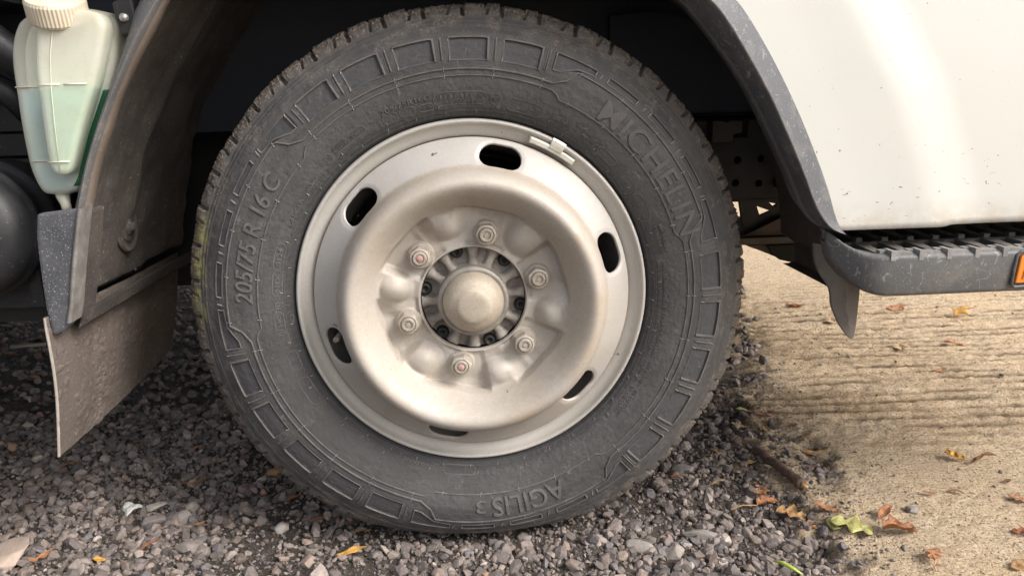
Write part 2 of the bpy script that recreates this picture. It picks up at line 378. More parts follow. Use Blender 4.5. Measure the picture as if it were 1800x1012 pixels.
tr_, ty_ = np.gradient(pr, sv), np.gradient(py, sv); ln = np.hypot(tr_, ty_); nr_, ny_ = -ty_/ln, tr_/ln
flip = np.sign(-(ny_))[10]; # outward normal on the sidewall must point to -y
nr_, ny_ = nr_*flip, ny_*flip
TH, RR = np.meshgrid(th, pr); _, YY = np.meshgrid(th, py)
H = np.zeros_like(TH); tile = np.zeros_like(TH)
side = YY < .012
for zc in ZONES:
    for k in range(-2, 3):
        d = np.abs(wrap(TH-zc-12*k))
        tile = np.maximum(tile, smst(d, 4.35, 4.05)*smst(RR, .2865, .2885)*smst(RR, .3130, .3110)*side)
    for sg in (-1, 1):
        d = wrap(TH-zc)*sg; rin = np.interp(d, [31, 33, 41], [.2915, .2935, .3055])
        tile = np.maximum(tile, smst(d, 31, 31.4)*smst(d, 41.5, 41)*smst(RR, rin, rin+.002)*smst(RR, .3130, .3110)*side)
    tc = zc+60
    for k in (-12, 0, 12):
        d = np.abs(wrap(TH-tc-k)); tile = np.maximum(tile, .8*smst(d, 4.1, 3.8)*smst(RR, .3045, .3060)*smst(RR, .3140, .3125)*side)
H -= tile*.0016
# bands: the strip of tiles stands slightly proud, concentric steps near the bead and the shoulder
H += side*(.0007*smst(RR, .2240, .2246)*smst(RR, .2262, .2258)+.0005*smst(RR, .2290, .2294)*smst(RR, .2306, .2302))
H += side*(.0009*smst(RR, .3260, .3266)*smst(RR, .3282, .3276)+.0006*smst(RR, .3300, .3304)*smst(RR, .3318, .3314)+.0010*smst(RR, .3345, .3360))
# shoulder blocks and tread grooves
shoul = (RR > .3345) & (YY < .16)
starts = []; a = 0; k = 0
while a < 359.5:
    starts.append(a+rng.uniform(-.15, .15)); a += (4.42, 3.24)[k % 2]; k += 1
blk = np.zeros_like(TH)
for i, s0 in enumerate(starts):
    d = np.abs(wrap(TH-s0-(RR-.335)*40*(1 if i % 2 else -.4)*side))
    r0, dep, wdt = ((.3355, .0070, .46), (.3370, .0062, .36))[i % 2]
    H -= dep*smst(d, wdt, wdt-.17)*smst(RR, r0, r0+.004)*(YY < .042)
    d2 = wrap(TH-s0); nxt = (4.42, 3.24)[i % 2]
    H += (rng.uniform(-.0013, .0013)*((d2 > 0) & (d2 < nxt)))*smst(RR, .337, .345)*(YY < .042)
    H += .0007*smst(np.abs(wrap(TH-s0-nxt*.5)), 1.3, 1.1)*smst(RR, .337, .3385)*smst(RR, .3445, .343)*side
for yc in (.046, .083, .120): H -= .007*smst(np.abs(YY-yc), .0055, .0035)*(RR > .35)
for i in range(0, 120):
    H -= .006*smst(np.abs(wrap(TH-i*3+((YY-.083)*60))), .30, .15)*(RR > .3535)*(YY > .05)*(YY < .116)
rough = (fbm(TH*4.2+10, YY*900+RR*700+10, 4, 51)-.5)
H += rough*.0046*smst(RR, .340, .3490)*(YY < .05)
H += (fbm(TH*1.0+3, RR*260+3, 3, 61)-.5)*.0008*side
chew = smst(fbm(TH*.5+10, RR*0+3.3, 3, 63), .55, .72)*smst(np.abs(wrap(TH-110)), 60, 20)  # scuffed edge on the front of the tyre
H -= chew*.0022*smst(RR, .341, .347)*smst(fbm(TH*2, RR*500, 3, 65), .4, .6)*(YY < .04)
RRd = RR+H*nr_[:, None]; YYd = YY+H*ny_[:, None]
V = wheelpos(TH, RRd, YYd)
dust = np.clip((.45*smst(RR, .333, .340)+.75*smst(RR, .343, .349))*(.60+.45*smst(np.abs(wrap(TH+45)), 110, 40))+.20*smst(RR, .3, .335)*rough*2+chew*smst(RR, .336, .345), 0, 1)
dust = np.maximum(dust, .35*smst(RR, .3, .335)*smst(fbm(TH*.3, RR*90, 3, 71), .45, .7))
lich = smst(np.abs(wrap(TH+82)), 15, 6)*smst(RR, .3255, .330)*smst(RR, .3490, .343)*(YY < .03)
bn = fbm(TH*.12+4, RR*200, 4, 77)
band = np.clip(smst(RR, .240, .226)+.55*smst(np.abs(RR-.319), .013, .007)*smst(bn, .35, .55)+.5*smst(np.abs(RR-.2835), .004, .002)+.35*smst(bn, .58, .72), 0, 1)*(YY < .03)
UV = np.stack([TH/360, RR+YY*.5], -1).reshape(-1, 2)
tyre = npmesh('tyre', V.reshape(-1, 3), gridfaces(len(pr), NT, True)[:, ::-1], RUB, truck, True,
              attrs={'wear': np.stack([dust, tile, lich*.7], -1).reshape(-1, 3), 'band': np.repeat(band.reshape(-1, 1), 3, 1)}, uv=UV)

def sidepts(thd, r, off):
    thd = np.asarray(thd, float); r = np.asarray(r, float); return wheelpos(thd, r, Yp(r)-off)
class Ribs:
    def __init__(s): s.V = []; s.F = []; s.n = 0
    def line(s, pts, wd=1.3, h=.7, closed=False, step=2.5):
        """pts [(theta deg, r mm)]"""
        p = np.array([(np.radians(t)*270, r) for t, r in pts]);
        if closed: p = np.vstack([p, p[:1]])
        L = np.sum(np.linalg.norm(np.diff(p, axis=0), axis=1)); n = max(2, int(L/step)); 
        if len(pts) > 2:
            q = [p[0]]
            for a, b in zip(p[:-1], p[1:]):
                m = max(1, int(np.linalg.norm(b-a)/step)); q += [a+(b-a)*(i+1)/m for i in range(m)]
            p = np.array(q)
        else: p = resample(p, n)
        t = np.gradient(p, axis=0)
        if closed: t[0] = t[-1] = p[1]-p[-2]
        t /= np.linalg.norm(t, axis=1)[:, None]+1e-9
        nn = np.stack([-t[:, 1], t[:, 0]], 1)
        for k, (o, hh) in enumerate(((-.5, -.3), (-.28, h), (.28, h), (.5, -.3))):
            q = p+nn*o*wd; s.V.append(sidepts(np.degrees(q[:, 0]/270), q[:, 1]/1000, hh/1000))
        m = len(p); i = np.arange(m-1)
        for k in range(3): s.F.append(np.stack([s.n+k*m+i, s.n+k*m+i+1, s.n+(k+1)*m+i+1, s.n+(k+1)*m+i], 1))
        s.n += 4*m
    def make(s, name, mat): return npmesh(name, np.concatenate(s.V), np.concatenate(s.F), mat, tyre, False)
def arc(t0, t1, r): n = max(2, int(abs(t1-t0)/1.0)); return [(t0+(t1-t0)*i/n, r) for i in range(n+1)]
R1 = Ribs(); R2 = Ribs()
def nub(t, r, L=2.6, tilt=.10): R2.line([(t-tilt, r-L), (t+tilt, r+L)], .75, 1.1, step=9)
outl, innl = [], []
for zc in ZONES:
    outl += arc(zc-31, zc+31, 277.5)+[(zc+32.5, 277.5), (zc+35.5, 286), (zc+37.2, 299.5)]+arc(zc+38, zc+82, 299.5)+[(zc+82.8, 299.5), (zc+84.5, 286), (zc+87.5, 277.5)]
    innl += arc(zc-33, zc+33, 270)+[(zc+34.5, 267), (zc+35.5, 263)]+arc(zc+36, zc+84, 262.5)+[(zc+84.5, 263), (zc+85.5, 267)]
    for t in (-30, -18, -6, 6, 18, 30): nub(zc+t, 277.5); nub(zc+t, 270)
    for t in (38, 49, 60, 71, 82): nub(zc+t, 299.5); nub(zc+t, 262.5)
    for k in range(-2, 3):
        c = zc+12*k
        R1.line([(c-4.3, 312.5), (c-4.3, 287), (c+4.3, 287)], 1.1, .6); R1.line([(c-4.3, 312.7), (c+3.6, 313), (c+4.3, 311.8), (c+4.4, 287)], 2.5, 1.5)
        R1.line([(c+6.0, 288), (c+6.0, 311)], 1.7, 1.5)
        if k > -3: R1.line([(c-6.6, 289), (c-6.6, 309)], .8, .4)
        for t in (-4.3, 4.3):
            for r in (289, 311): nub(c+t, r, 2.2)
        nub(c+6, 311, 2)
    for sg in (-1, 1):
        R1.line([(zc+sg*41, 305), (zc+sg*41, 312.5), (zc+sg*31.5, 312.5), (zc+sg*31.5, 292), (zc+sg*33.2, 292.5), (zc+sg*37, 303), (zc+sg*41, 305)], 1.7, .9, True)
        R1.line([(zc+sg*29.5, 289), (zc+sg*29.5, 311)], 1.3, 1.0); nub(zc+sg*41, 309, 2.4); nub(zc+sg*31.5, 311, 2)
    for k in (-12, 0, 12):
        c = zc+60+k; R1.line([(c-4, 305), (c-4, 313), (c+4, 313), (c+4, 305)], 1.5, .8, True); nub(c-4, 309, 2.6); nub(c+4, 309, 2.6)
    for k in (-18, -6, 6, 18): R1.line([(zc+60+k, 304), (zc+60+k, 311)], 1.2, .8); nub(zc+60+k+.3, 309, 3)
outl.append((outl[0][0]+360, outl[0][1])); innl.append((innl[0][0]+360, innl[0][1]))
R1.line(outl, 2.0, 1.5); R1.line(innl, 1.7, 1.2)
for i in range(40): nub(i*9+3, 228.5, 1.4)
for i in range(23): nub(i*15.6+9, 236, 1.6)
# stadium outlines round the small print
def stadium(t0, t1, r, hh, wd=1., h=.5, tilt=0):
    rad = hh; cx0 = t0*D2R*240+rad; cx1 = t1*D2R*240-rad; p = []
    for k in range(9): a = math.pi/2+math.pi*k/8; p.append((cx0+rad*math.cos(a), rad*math.sin(a)))
    for k in range(9): a = -math.pi/2+math.pi*k/8; p.append((cx1+rad*math.cos(a), rad*math.sin(a)))
    R1.line([(x/240/D2R, r+y+tilt*(x/240/D2R-(t0+t1)/2)) for x, y in p], wd, h, True, step=1.5)
for a in ((-24, -19.6, 240.3, 5), (-19, -14.6, 239.8, 5), (-13.4, -9.2, 238.8, 4), (-8.9, 5.8, 244.6, 7), (11.4, 22, 241.5, 7), (41, 47.7, 239.8, 5),
          (52, 57.6, 236, 7), (58.4, 67.5, 235.6, 8), (-40, -29.5, 244.5, 5), (-78.9, -71, 241.2, 5.4), (-86.8, -79.3, 240.4, 5.4), (-98.6, -91.5, 241, 5.4),
          (-102.6, -97.6, 240, 5.5), (-110.4, -104.2, 237.6, 6), (-122.4, -113, 238.6, 6.5), (181.4, 191.9, 233.6, 5.5)): stadium(*a)
for c, r in (((8.2, 244.5), 6.4), ((-42.6, 242), 6.2), ((-42.6, 242), 4.6)):
    R1.line([(c[0]+r*math.cos(a)/244/D2R, c[1]+r*math.sin(a)) for a in np.linspace(0, 2*math.pi, 21)[:-1]], .9, .5, True, step=1.5)
for c, r in ((-67.4, 239.0), (-165.6+360, 233.3)):
    R1.line([(c-.9, r-3.5), (c-.9+.01, r+3.5), (c+1.0, r)], .8, .5, True, step=1.5) if c < 0 else R1.line([(c-1, r-3), (c+1, r-3), (c, r+3.5)], .8, .5, True, step=1.5)
R1.make('moulded_rib', RIBM); R2.make('moulding_nub', NUBM)['kind'] = 'stuff'

DARKL = simple('dark_lettering_rubber', (.074, .069, .067), (.108, .100, .097), 90, (.5, .7), .0006, 700)
def text_bm(s, shear=0, off=0, ext=.5, space=1.):
    cu = bpy.data.curves.new('t', 'FONT'); cu.body = s; cu.size = 1; cu.extrude = ext; cu.shear = shear; cu.offset = off; cu.resolution_u = 4; cu.space_character = space
    o = bpy.data.objects.new('t', cu); COL.objects.link(o); dg = bpy.context.evaluated_depsgraph_get()
    me = bpy.data.meshes.new_from_object(o.evaluated_get(dg)); bpy.data.objects.remove(o); bpy.data.curves.remove(cu)
    bm = bmesh.new(); bm.from_mesh(me); bpy.data.meshes.remove(me); return bm
def tyretext(s, t0, t1, r0, r1, h=.7, shear=0, off=.0, r0b=None, name='lettering', mat=LETM, space=1.):
    """raised text from angle t0 to t1 (deg), cap line from r0 to r1 (mm)"""
    bm = text_bm(s, shear, off, space=space); xs = [v.co.x for v in bm.verts]; x0, x1 = min(xs), max(xs)
    capm = text_bm('H'); ch = max(v.co.y for v in capm.verts); capm.free()
    bmesh.ops.triangulate(bm, faces=bm.faces[:])
    n = max(1, int((r1-r0)/5))
    for k in range(1, n):
        bmesh.ops.bisect_plane(bm, geom=bm.verts[:]+bm.edges[:]+bm.faces[:], plane_co=(0, ch*k/n, 0), plane_no=(0, 1, 0))
    m = max(1, int(abs(t1-t0)*4.7/8))
    if r1-r0 > 8:
        for k in range(1, m):
            bmesh.ops.bisect_plane(bm, geom=bm.verts[:]+bm.edges[:]+bm.faces[:], plane_co=(x0+(x1-x0)*k/m, 0, 0), plane_no=(1, 0, 0))
    for v in bm.verts:
        f = (v.co.x-x0)/(x1-x0); t = t0+(t1-t0)*f; sh = (r0b-r0)*f if r0b else 0
        r = r0+sh+(r1-r0)*v.co.y/ch; o = h if v.co.z > 0 else -.4
        v.co = Vector(sidepts(t, r/1000, o/1000))
    return bmobj(name, bm, mat, tyre)
tyretext('205/75 R 16 C', -88.5, -54.5, 268.5, 288, 1.5, .18, .004)
tyretext('MICHELIN', 35.2, 74.6, 266, 291, 1.1, 0, .010, 268.5, space=1.06, mat=DARKL)
tyretext('AGILIS', 156.8, 177.0, 268, 292.5, 1.5, 0, .006)
tyretext('3', 178.8, 181.4, 270, 286, 1.4)
SM = dict(h=.9, off=.006)
for a in (('205/75R16C', -23.7, -9.6, 246.6, 252.4), ('10PR', -12.8, -9.9, 237, 240.6), ('113 / 111', -7.0, 1.6, 245.2, 250), ('R', 3.4, 4.7, 245.2, 250),
          ('AT 525 kPa', -6.2, 3.4, 239.6, 243), ('110T', 6.9, 9.5, 242.6, 246.4), ('RADIAL', 24.5, 30.8, 240.6, 244.4), ('MADE IN', 34.8, 41., 240, 243.4),
          ('MICHELIN', 69.6, 77.6, 247.2, 250.6), ('TUBELESS', 69.2, 78.4, 241, 244.4), ('MAX LOAD SINGLE', 80.5, 95.2, 241.2, 244.6), ('MAX LOAD DUAL', 80.2, 92.8, 235.4, 238.8),
          ('1150KG (2535 LBS)', 96.6, 110.5, 242, 245.4), ('1090KG (2405 LBS)', 96, 110, 236.2, 239.6), ('AT 525 kPa', 112.4, 120.4, 242.6, 246), ('AT 525 kPa', 112, 120, 236.8, 240.2),
          ('(76 PSI) COLD', 122, 131.4, 243, 246.4), ('(76 PSI) COLD', 121.6, 131, 237.2, 240.6), ('001021D', -40, -35.4, 244.5, 248), ('0218201', -40.4, -35.2, 240, 243.2), ('S2WR2', -33.8, -30.2, 242, 246),
          ('E2', -43.5, -41.7, 240.4, 243.6), ('DANGER', -65.3, -56.8, 236.6, 240.8), ('DO NOT USE', -56, -48.6, 239, 241.4), ('0124', -77.6, -72.4, 238.8, 243.6), ('01YX', -85.6, -80.5, 238, 242.8),
          ('JB', -91.0, -88.4, 238.8, 243.4), ('1FK', -97.2, -92.8, 238.8, 243.4), ('WARNING', -163.4, -154.8, 230.6, 234.6)):
    tyretext(*a, **SM)
# illegible fine print ring: tiny raised strokes
bv = []; bf = []; n = 0
for ring, (r, skip) in enumerate(((232.6, ()), (235.4, ((-26, 70), (100, 200))))):
    t = -180.
    while t < 180:
        wl = rng.integers(3, 9)
        for k in range(wl):
            tt = t+k*.42
            if not any(a < tt < b for a, b in skip):
                for (dx, dy, ww, hh) in ((-.09, 0, .07, 1.6), (.05, rng.choice([-.6, 0, .6]), .16, .5)):
                    c = [(tt+dx-ww/2, r+dy-hh/2), (tt+dx+ww/2, r+dy-hh/2), (tt+dx+ww/2, r+dy+hh/2), (tt+dx-ww/2, r+dy+hh/2)]
                    bv.append(sidepts([q[0] for q in c], [q[1]/1000 for q in c], .00055)); bv.append(sidepts([q[0] for q in c], [q[1]/1000 for q in c], -.0002))
                    bf += [[n, n+1, n+2, n+3]]+[[n+i, n+4+i, n+4+(i+1) % 4, n+(i+1) % 4] for i in range(4)]; n += 8
        t += wl*.42+.5+(rng.random() < .12)*3
fp = npmesh('fine_print', np.concatenate(bv), np.array(bf), LETM, tyre, False); fp['kind'] = 'stuff'

# ---- rim and disc
rimprof = [(.2195, .012), (.2208, .006), (.2206, .0015), (.2192, -.0018), (.2170, -.0026), (.2150, -.0012), (.2138, .0016), (.2120, .0045), (.2090, .0068), (.2050, .0082), (.2015, .0100), (.1992, .0125), (.197, .02), (.190, .05), (.178, .09), (.178, .12), (.196, .15), (.2195, .160), (.2195, .158)]
rp = smoothpoly(rimprof, 2); rim = revolve('wheel_rim', rp, RIM, truck, 360)
def wearattr(o, fn):
    me = o.data; n = len(me.vertices); co = np.empty(n*3, np.float32); me.vertices.foreach_get('co', co); co = co.reshape(-1, 3)
    at = me.attributes.new('wear', 'FLOAT_COLOR', 'POINT'); c = np.ones((n, 4), np.float32); c[:, :3] = fn(co); at.data.foreach_set('color', c.ravel())
def rimwear(co):
    r = np.hypot(co[:, 0], co[:, 2]-HZ); z = (co[:, 2]-HZ)/r
    return np.stack([.25*smst(r, .212, .200)+.25*smst(z, .3, -1.), .25*smst(np.abs(r-.2), .003, .001), r*0], 1)
wearattr(rim, rimwear)
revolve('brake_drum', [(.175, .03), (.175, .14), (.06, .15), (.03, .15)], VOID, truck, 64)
dprof = np.array(smoothpoly([(.0655, -.004), (.0660, -.0098), (.0685, -.0102), (.075, -.0085), (.085, -.0068), (.095, -.0075), (.104, -.0105), (.112, -.0170), (.120, -.0275), (.127, -.0395), (.134, -.0505),
   (.1415, -.0580), (.149, -.0602), (.1560, -.0565), (.1615, -.0478), (.1640, -.0345), (.1662, -.0255), (.170, -.0212), (.179, -.0135), (.188, -.0064), (.195, -.0004), (.1982, .0024), (.1988, .0045), (.1984, .012)], 2))
dseg = np.r_[0, np.cumsum(np.linalg.norm(np.diff(dprof, axis=0), axis=1))]
NR, ND = 215, 1080
sv = np.linspace(0, dseg[-1], NR); dr = np.interp(sv, dseg, dprof[:, 0]); dy = np.interp(sv, dseg, dprof[:, 1])
T, Rr = np.meshgrid(np.arange(ND)*360/ND, dr); _, Yy = np.meshgrid(np.arange(ND), dy)
NA = 12.6
h = np.zeros_like(T)
Yd = Yy.copy()
for k in range(6):
    dn = wrap(T-NA-60*k); dl = wrap(T-NA-30-60*k)
    # pressed pad round each stud, trapezoid with crisp outer edge
    pad = smst(np.abs(dn), 22.5, 16.5)*smst(Rr*1000-3.5*np.abs(dn)/20, 117.5, 113.0)*smst(Rr, .068, .0705)
    Yd = Yd*(1-pad)+(-.0055-.0022*smst(Rr, .104, .116))*pad
    # swelling between the studs
    X = Rr*np.sin(np.radians(dl))*1000; Z = Rr*np.cos(np.radians(dl))*1000-97
    sk_ = (.30, .12, -.18, .26, .34, .05)[k]; Xr = X*math.cos(sk_)+Z*math.sin(sk_); Zr = -X*math.sin(sk_)+Z*math.cos(sk_)
    ax_ = 27+2.5*math.sin(k*2.3+1); q = np.clip(1-np.abs(Xr/ax_)**2.2-np.abs((Zr-5)/(26+3*math.cos(k*1.7)))**2.2, 0, 1)
    lobe = -.0030-(.0228+.0018*math.sin(k*2.1))*q**.88
    fin = -.0085-.0130*smst(Rr, .082, .106)*smst(np.abs(dl), 19+3*math.sin(k*1.9), 6)
    ld = np.logaddexp(-Yd*700, np.logaddexp(-lobe*700, -fin*700))/700-math.log(1.6)/700
    bw = smst(np.abs(dl), 24, 19)*smst(Rr, .0690, .076)*smst(Rr, .132, .120)
    Yd = Yd*(1-bw)-ld*bw
    # seat boss under the nut
    dist = np.hypot(Rr*np.sin(np.radians(dn))*1000, Rr*np.cos(np.radians(dn))*1000-85); Yd -= .0022*smst(dist, 17.5, 15.8)
slots = [(NA+60*k, .1795) for k in range(6)]
SD = np.full(T.shape, 9e9)
for t0, r0 in slots:
    X = Rr*np.sin(np.radians(wrap(T-t0))); Z = Rr*np.cos(np.radians(wrap(T-t0)))-r0
    X = np.where(np.abs(wrap(T-t0)) < 40, X, 9); Zs = (np.interp(Rr, dr, sv)-np.interp(r0, dr, sv))
    s = np.hypot(np.maximum(np.abs(X)-.0095, 0), np.maximum(np.abs(Zs)-.0012, 0))-.0162
    SD = np.minimum(SD, s)
    Yd += .0012*smst(s, .006, .0)*(s < .01)
Yd += (fbm(Rr*np.sin(np.radians(T))*28+9, Rr*np.cos(np.radians(T))*28+9, 3, 47)-.5)*.0030*smst(Rr, .066, .075)*smst(Rr, .13, .115)
a = np.radians(T); Vd = np.stack([Rr*np.sin(a), Yd, HZ+Rr*np.cos(a)], -1).reshape(-1, 3); F = gridfaces(NR, ND, True)
sd = SD.ravel(); keep = ~(sd[F].mean(1) < 0); rem = F[~keep]; Fk = F[keep]
bverts = np.intersect1d(np.unique(rem), np.unique(Fk))
# snap border vertices on the slot outline
gi, gj = bverts//ND, bverts % ND
for _ in range(4):
    pass
sdr = (np.roll(SD, -1, 0)-np.roll(SD, 1, 0))/2; sdc = (np.roll(SD, -1, 1)-np.roll(SD, 1, 1))/2
Vg = Vd.reshape(NR, ND, 3); dVr = (np.roll(Vg, -1, 0)-np.roll(Vg, 1, 0))/2; dVc = (np.roll(Vg, -1, 1)-np.roll(Vg, 1, 1))/2
lr = np.linalg.norm(dVr, axis=2); lc = np.linalg.norm(dVc, axis=2)
g = dVr*(sdr/lr**2)[..., None]+dVc*(sdc/lc**2)[..., None]; g = g[gi, gj]
Vd[bverts] -= g*sd[bverts][:, None]/np.maximum(np.sum(g*g, 1), .3)[:, None]
# walls of the slots: border edges pushed inwards
ec = {}
for f in Fk[(sd[Fk].min(1) < .004)]:
    for i in range(4):
        e = (f[i], f[(i+1) % 4]); ke = (min(e), max(e)); ec[ke] = None if ke in ec else e
bs = set(bverts.tolist()); be = [e for e in ec.values() if e is not None and e[0] in bs and e[1] in bs]
newi = {}; extra = []
for e in be:
    for v in e:
        if v not in newi:
            p = Vd[v].copy(); rr = math.hypot(p[0], p[2]-HZ); q = [p]
            nrm = np.array([p[0]/rr*.6, -.8, (p[2]-HZ)/rr*.6]); newi[v] = len(Vd)+len(extra); extra.append(p-nrm*.0034)
wall = [(e[1], e[0], newi[e[0]], newi[e[1]]) for e in be]
Vd = np.vstack([Vd, np.array(extra)]); Fd = np.vstack([Fk, np.array(wall)])
disc = npmesh('wheel_disc', Vd, Fd, DISC, truck, True)
def dwear(co):
    r = np.hypot(co[:, 0], co[:, 2]-HZ); z = (co[:, 2]-HZ)/r; an = np.degrees(np.arctan2(co[:, 0], co[:, 2]-HZ))
    n = fbm(co[:, 0]*18+30, co[:, 2]*18+30, 4, 5)
    d = np.clip(smst(r, .172, .160)*(.65+1.1*(n-.3)), 0, 1)*(1-.5*smst(r, .122, .108)*smst(n, .45, .6))
    d = np.maximum(d, .15+.35*smst(z, .2, -1)+.25*smst(n, .5, .7))
    ru = smst(np.abs(r-.1655), .0035, .0012)*.55+.35*smst(np.abs(r-.152), .014, .004)*smst(n, .5, .75)
    return np.stack([d, ru, r*0], 1)
wearattr(disc, dwear)
# nuts
def polar(t, r, y): return Vector((r*math.sin(t*D2R), y, HZ+r*math.cos(t*D2R)))
def nut_bm(c, t):
    bm = bmesh.new()
    def ring(r, y, n, a0=0): return [bm.verts.new((c.x+r*math.sin(a0+2*math.pi*i/n), y, c.z+r*math.cos(a0+2*math.pi*i/n))) for i in range(n)]
    def bridge(a, b):
        for i in range(len(a)): bm.faces.new((a[i], a[(i+1) % len(a)], b[(i+1) % len(a)], b[i]))
    N = 36; a0 = t*D2R+.3
    def hexr(rad, i): q = (i*360/N) % 60-30; return rad*math.cos(30*D2R)/math.cos(q*D2R)
    def hring(rad, y, cap=1e9): return [bm.verts.new((c.x+min(hexr(rad, i), cap)*math.sin(a0+2*math.pi*i/N), y, c.z+min(hexr(rad, i), cap)*math.cos(a0+2*math.pi*i/N))) for i in range(N)]
    y0 = -.0075
    L = [ring(.0158, y0+.003, N, a0), ring(.0158, y0-.0022, N, a0), ring(.0150, y0-.0036, N, a0), hring(.0137, y0-.0038), hring(.0137, y0-.0150), hring(.0137, y0-.0168, .0122),
         ring(.0098, y0-.0176, N, a0), ring(.0092, y0-.0160, N, a0), ring(.0088, y0-.0160, N, a0), ring(.0084, y0-.0192, N, a0), ring(.0076, y0-.0205, N, a0), ring(.0056, y0-.0205, N, a0)]
    for p, q in zip(L[:-1], L[1:]): bridge(p, q)
    S_ = [ring(.0056, y0-.0205, N, a0), ring(.0050, y0-.0185, N, a0), ring(.0030, y0-.0185, N, a0), ring(.0024, y0-.0200, N, a0)]
    bridge(L[-1], S_[1]); bridge(S_[1], S_[2]); bridge(S_[2], S_[3]); bm.faces.new(S_[3])
    bmesh.ops.delete(bm, geom=[v for v in S_[0]], context='VERTS')
    return bm
for k in range(6):
    t = NA+60*k+(0, -.4, .3, 0, .3, -.3)[k]; o = bmobj('lug_nut', nut_bm(polar(t, .085, 0), t+k*17), NUTM, disc, False)
    if k in (3, 5):
        o['label'] = 'lug nut with red paint on its stud end'
        c = polar(t, .085, 0); d = revolve('paint_dab', [(.0001, -.0282), (.0030, -.0283), (.0047, -.0268)], NUTR, disc, 20, c.x, c.z)
# valve stem in one slot, balance weight on the rim edge
c = polar(-104.9, .179, 0)
tube('valve_stem', [(c.x+.010, .035, c.z+.010), (c.x+.004, .012, c.z+.004), (c.x, -.006, c.z), (c.x-.001, -.0085, c.z)], [.0045, .0042, .0040, .0034], NUTM, disc, 14)
revolve('valve_cap', [(.0012, -.0092), (.0034, -.0092), (.0036, -.0084), (.0036, -.003)], HUBM, disc, 16, c.x-.001, c.z)
bv = []
NA_ = 40
for i in range(NA_+1):
    t = 21.2+(38.0-21.2)*i/NA_; e = min(1, min(i, NA_-i)/1.5+.35)
    for (r, y) in ((.2052, .004), (.2046, -.0004*e), (.2058, -.0022*e), (.2100, -.0030*e), (.2120, -.0018*e), (.2128, .004)): bv.append(polar(t, r-.0006+(1-e)*.0, y))
me = bpy.data.meshes.new('balance_weight'); nn = 6
fs = gridfaces(NA_+1, nn).tolist()+[[0, 1, 2, 3, 4, 5], [NA_*6+k for k in (5, 4, 3, 2, 1, 0)]]
me.from_pydata([tuple(v) for v in bv], [], fs)
link('balance_weight', me, None, rim, False); me.materials.append(simple('cream_weight_coating', (.58, .55, .48), (.68, .66, .60), 60, (.4, .6), .0004, 400))
bv = []
for i in range(9):
    t = 28.2+4.6*i/8
    for (r, y) in ((.2085, -.0038), (.2140, -.0042), (.2185, -.0040), (.2212, -.0024), (.2215, .002), (.2085, -.001)): bv.append(polar(t, r, y))
me = bpy.data.meshes.new('weight_clip'); me.from_pydata([tuple(v) for v in bv], [], gridfaces(9, 6).tolist()+[[0, 1, 2, 3, 4, 5], [48+k for k in (5, 4, 3, 2, 1, 0)]])
link('weight_clip', me, me.materials.append(simple('clip_steel', (.5, .47, .41), (.6, .57, .5), 60, (.35, .5), 0, 1, .3)), rim, False)
# ---- hub
hubo = revolve('wheel_hub', [(.0648, .004), (.0640, .007), (.060, .010), (.050, .009), (.0445, .006), (.0435, -.002), (.042, -.010), (.040, -.012)], HUBM, truck, 120)
for k in range(12):
    t = 28+30*k+(3 if k % 2 else -2); bm = bmesh.new(); v = []
    for (r, hw) in ((.0425, .0064), (.047, .0042), (.055, .0038), (.0645, .0068)):
        for s in (-1, 1):
            for (y, m_) in ((.012, 2.0), (.003, 1.2), (-.0045+(r-.042)*.12, .8)):
                p = polar(t, r, y); px = Vector((math.cos(t*D2R), 0, -math.sin(t*D2R))); v.append(bm.verts.new(p+px*s*hw*m_))
    for i in range(3):
        A = v[i*6:i*6+6]; B = v[i*6+6:i*6+12]; o_ = (0, 1, 2, 5, 4, 3)
        for j in range(5): bm.faces.new((A[o_[j]], A[o_[j+1]], B[o_[j+1]], B[o_[j]]))
    bmobj('hub_fin', bm, HUBM, hubo, True)
for k in range(6):
    c = polar(-18+60*k, .0612, 0)
    revolve('hub_bolt', [(.0001, .0035), (.0028, .0030), (.0034, .0005), (.0064, .0000), (.0068, .001), (.0070, .0045), (.0082, .005), (.0084, .010)], BLACK, hubo, 24, c.x, c.z)
revolve('hub_cap', smoothpoly([(.0001, -.0520), (.010, -.0520), (.0185, -.0512), (.0225, -.0480), (.0295, -.0440), (.0345, -.0360), (.0372, -.0270), (.0376, -.0235), (.0376, -.0200), (.039, -.019)], 2), CAPM, hubo, 120)
revolve('hub_cap_collar', [(.0365, -.0220), (.0395, -.0232), (.0432, -.0225), (.0440, -.0195), (.0440, -.009), (.0425, -.004)], CAPR, hubo, 120)

# ---- cab side panel round the wheel arch
arch = [(.438, .415), (.429, .433), (.419, .464), (.397, .514), (.372, .565), (.344, .614), (.319, .652), (.300, .677)]
rr0 = math.hypot(.300, .677-HZ)
for i in range(1, 8):
    a = math.atan2(.300, .677-HZ)-i*.10; arch.append((rr0*math.sin(a)*(1.0), HZ+rr0*math.cos(a)+.0))
arch += [(-.10, .80), (-.25, .81), (-.40, .815)]
NAh = 150; ar = resample(smoothpoly(arch, 2), NAh)
rect = resample([(1.0, .4140), (1.0, 1.5), (-.40, 1.5), (-.42, ar[-1][1])], NAh)
rect = resample([(1.0, .4140), (1.0, 1.5)], 90).tolist()+resample([(1.0, 1.5), (-.42, 1.5)], 40).tolist()[1:]+resample([(-.42, 1.5), (-.42, ar[-1][1])], 22).tolist()[1:]
rect = np.array(rect); NAh = len(rect); ar = resample(smoothpoly(arch, 2), NAh)
def panel_y(x, z):
    xc = np.interp(z, [.41, .417, .495, .58, .674, .9], [.574, .572, .546, .510, .452, .28]); d = x-xc
    wd = .034+.00*z
    return -.060+.10*np.clip(z-.45, 0, 2)**2*.35-.0017*smst(d, -.10, -.004)+.0064*smst(d, -.030, wd+.022)-.0*d
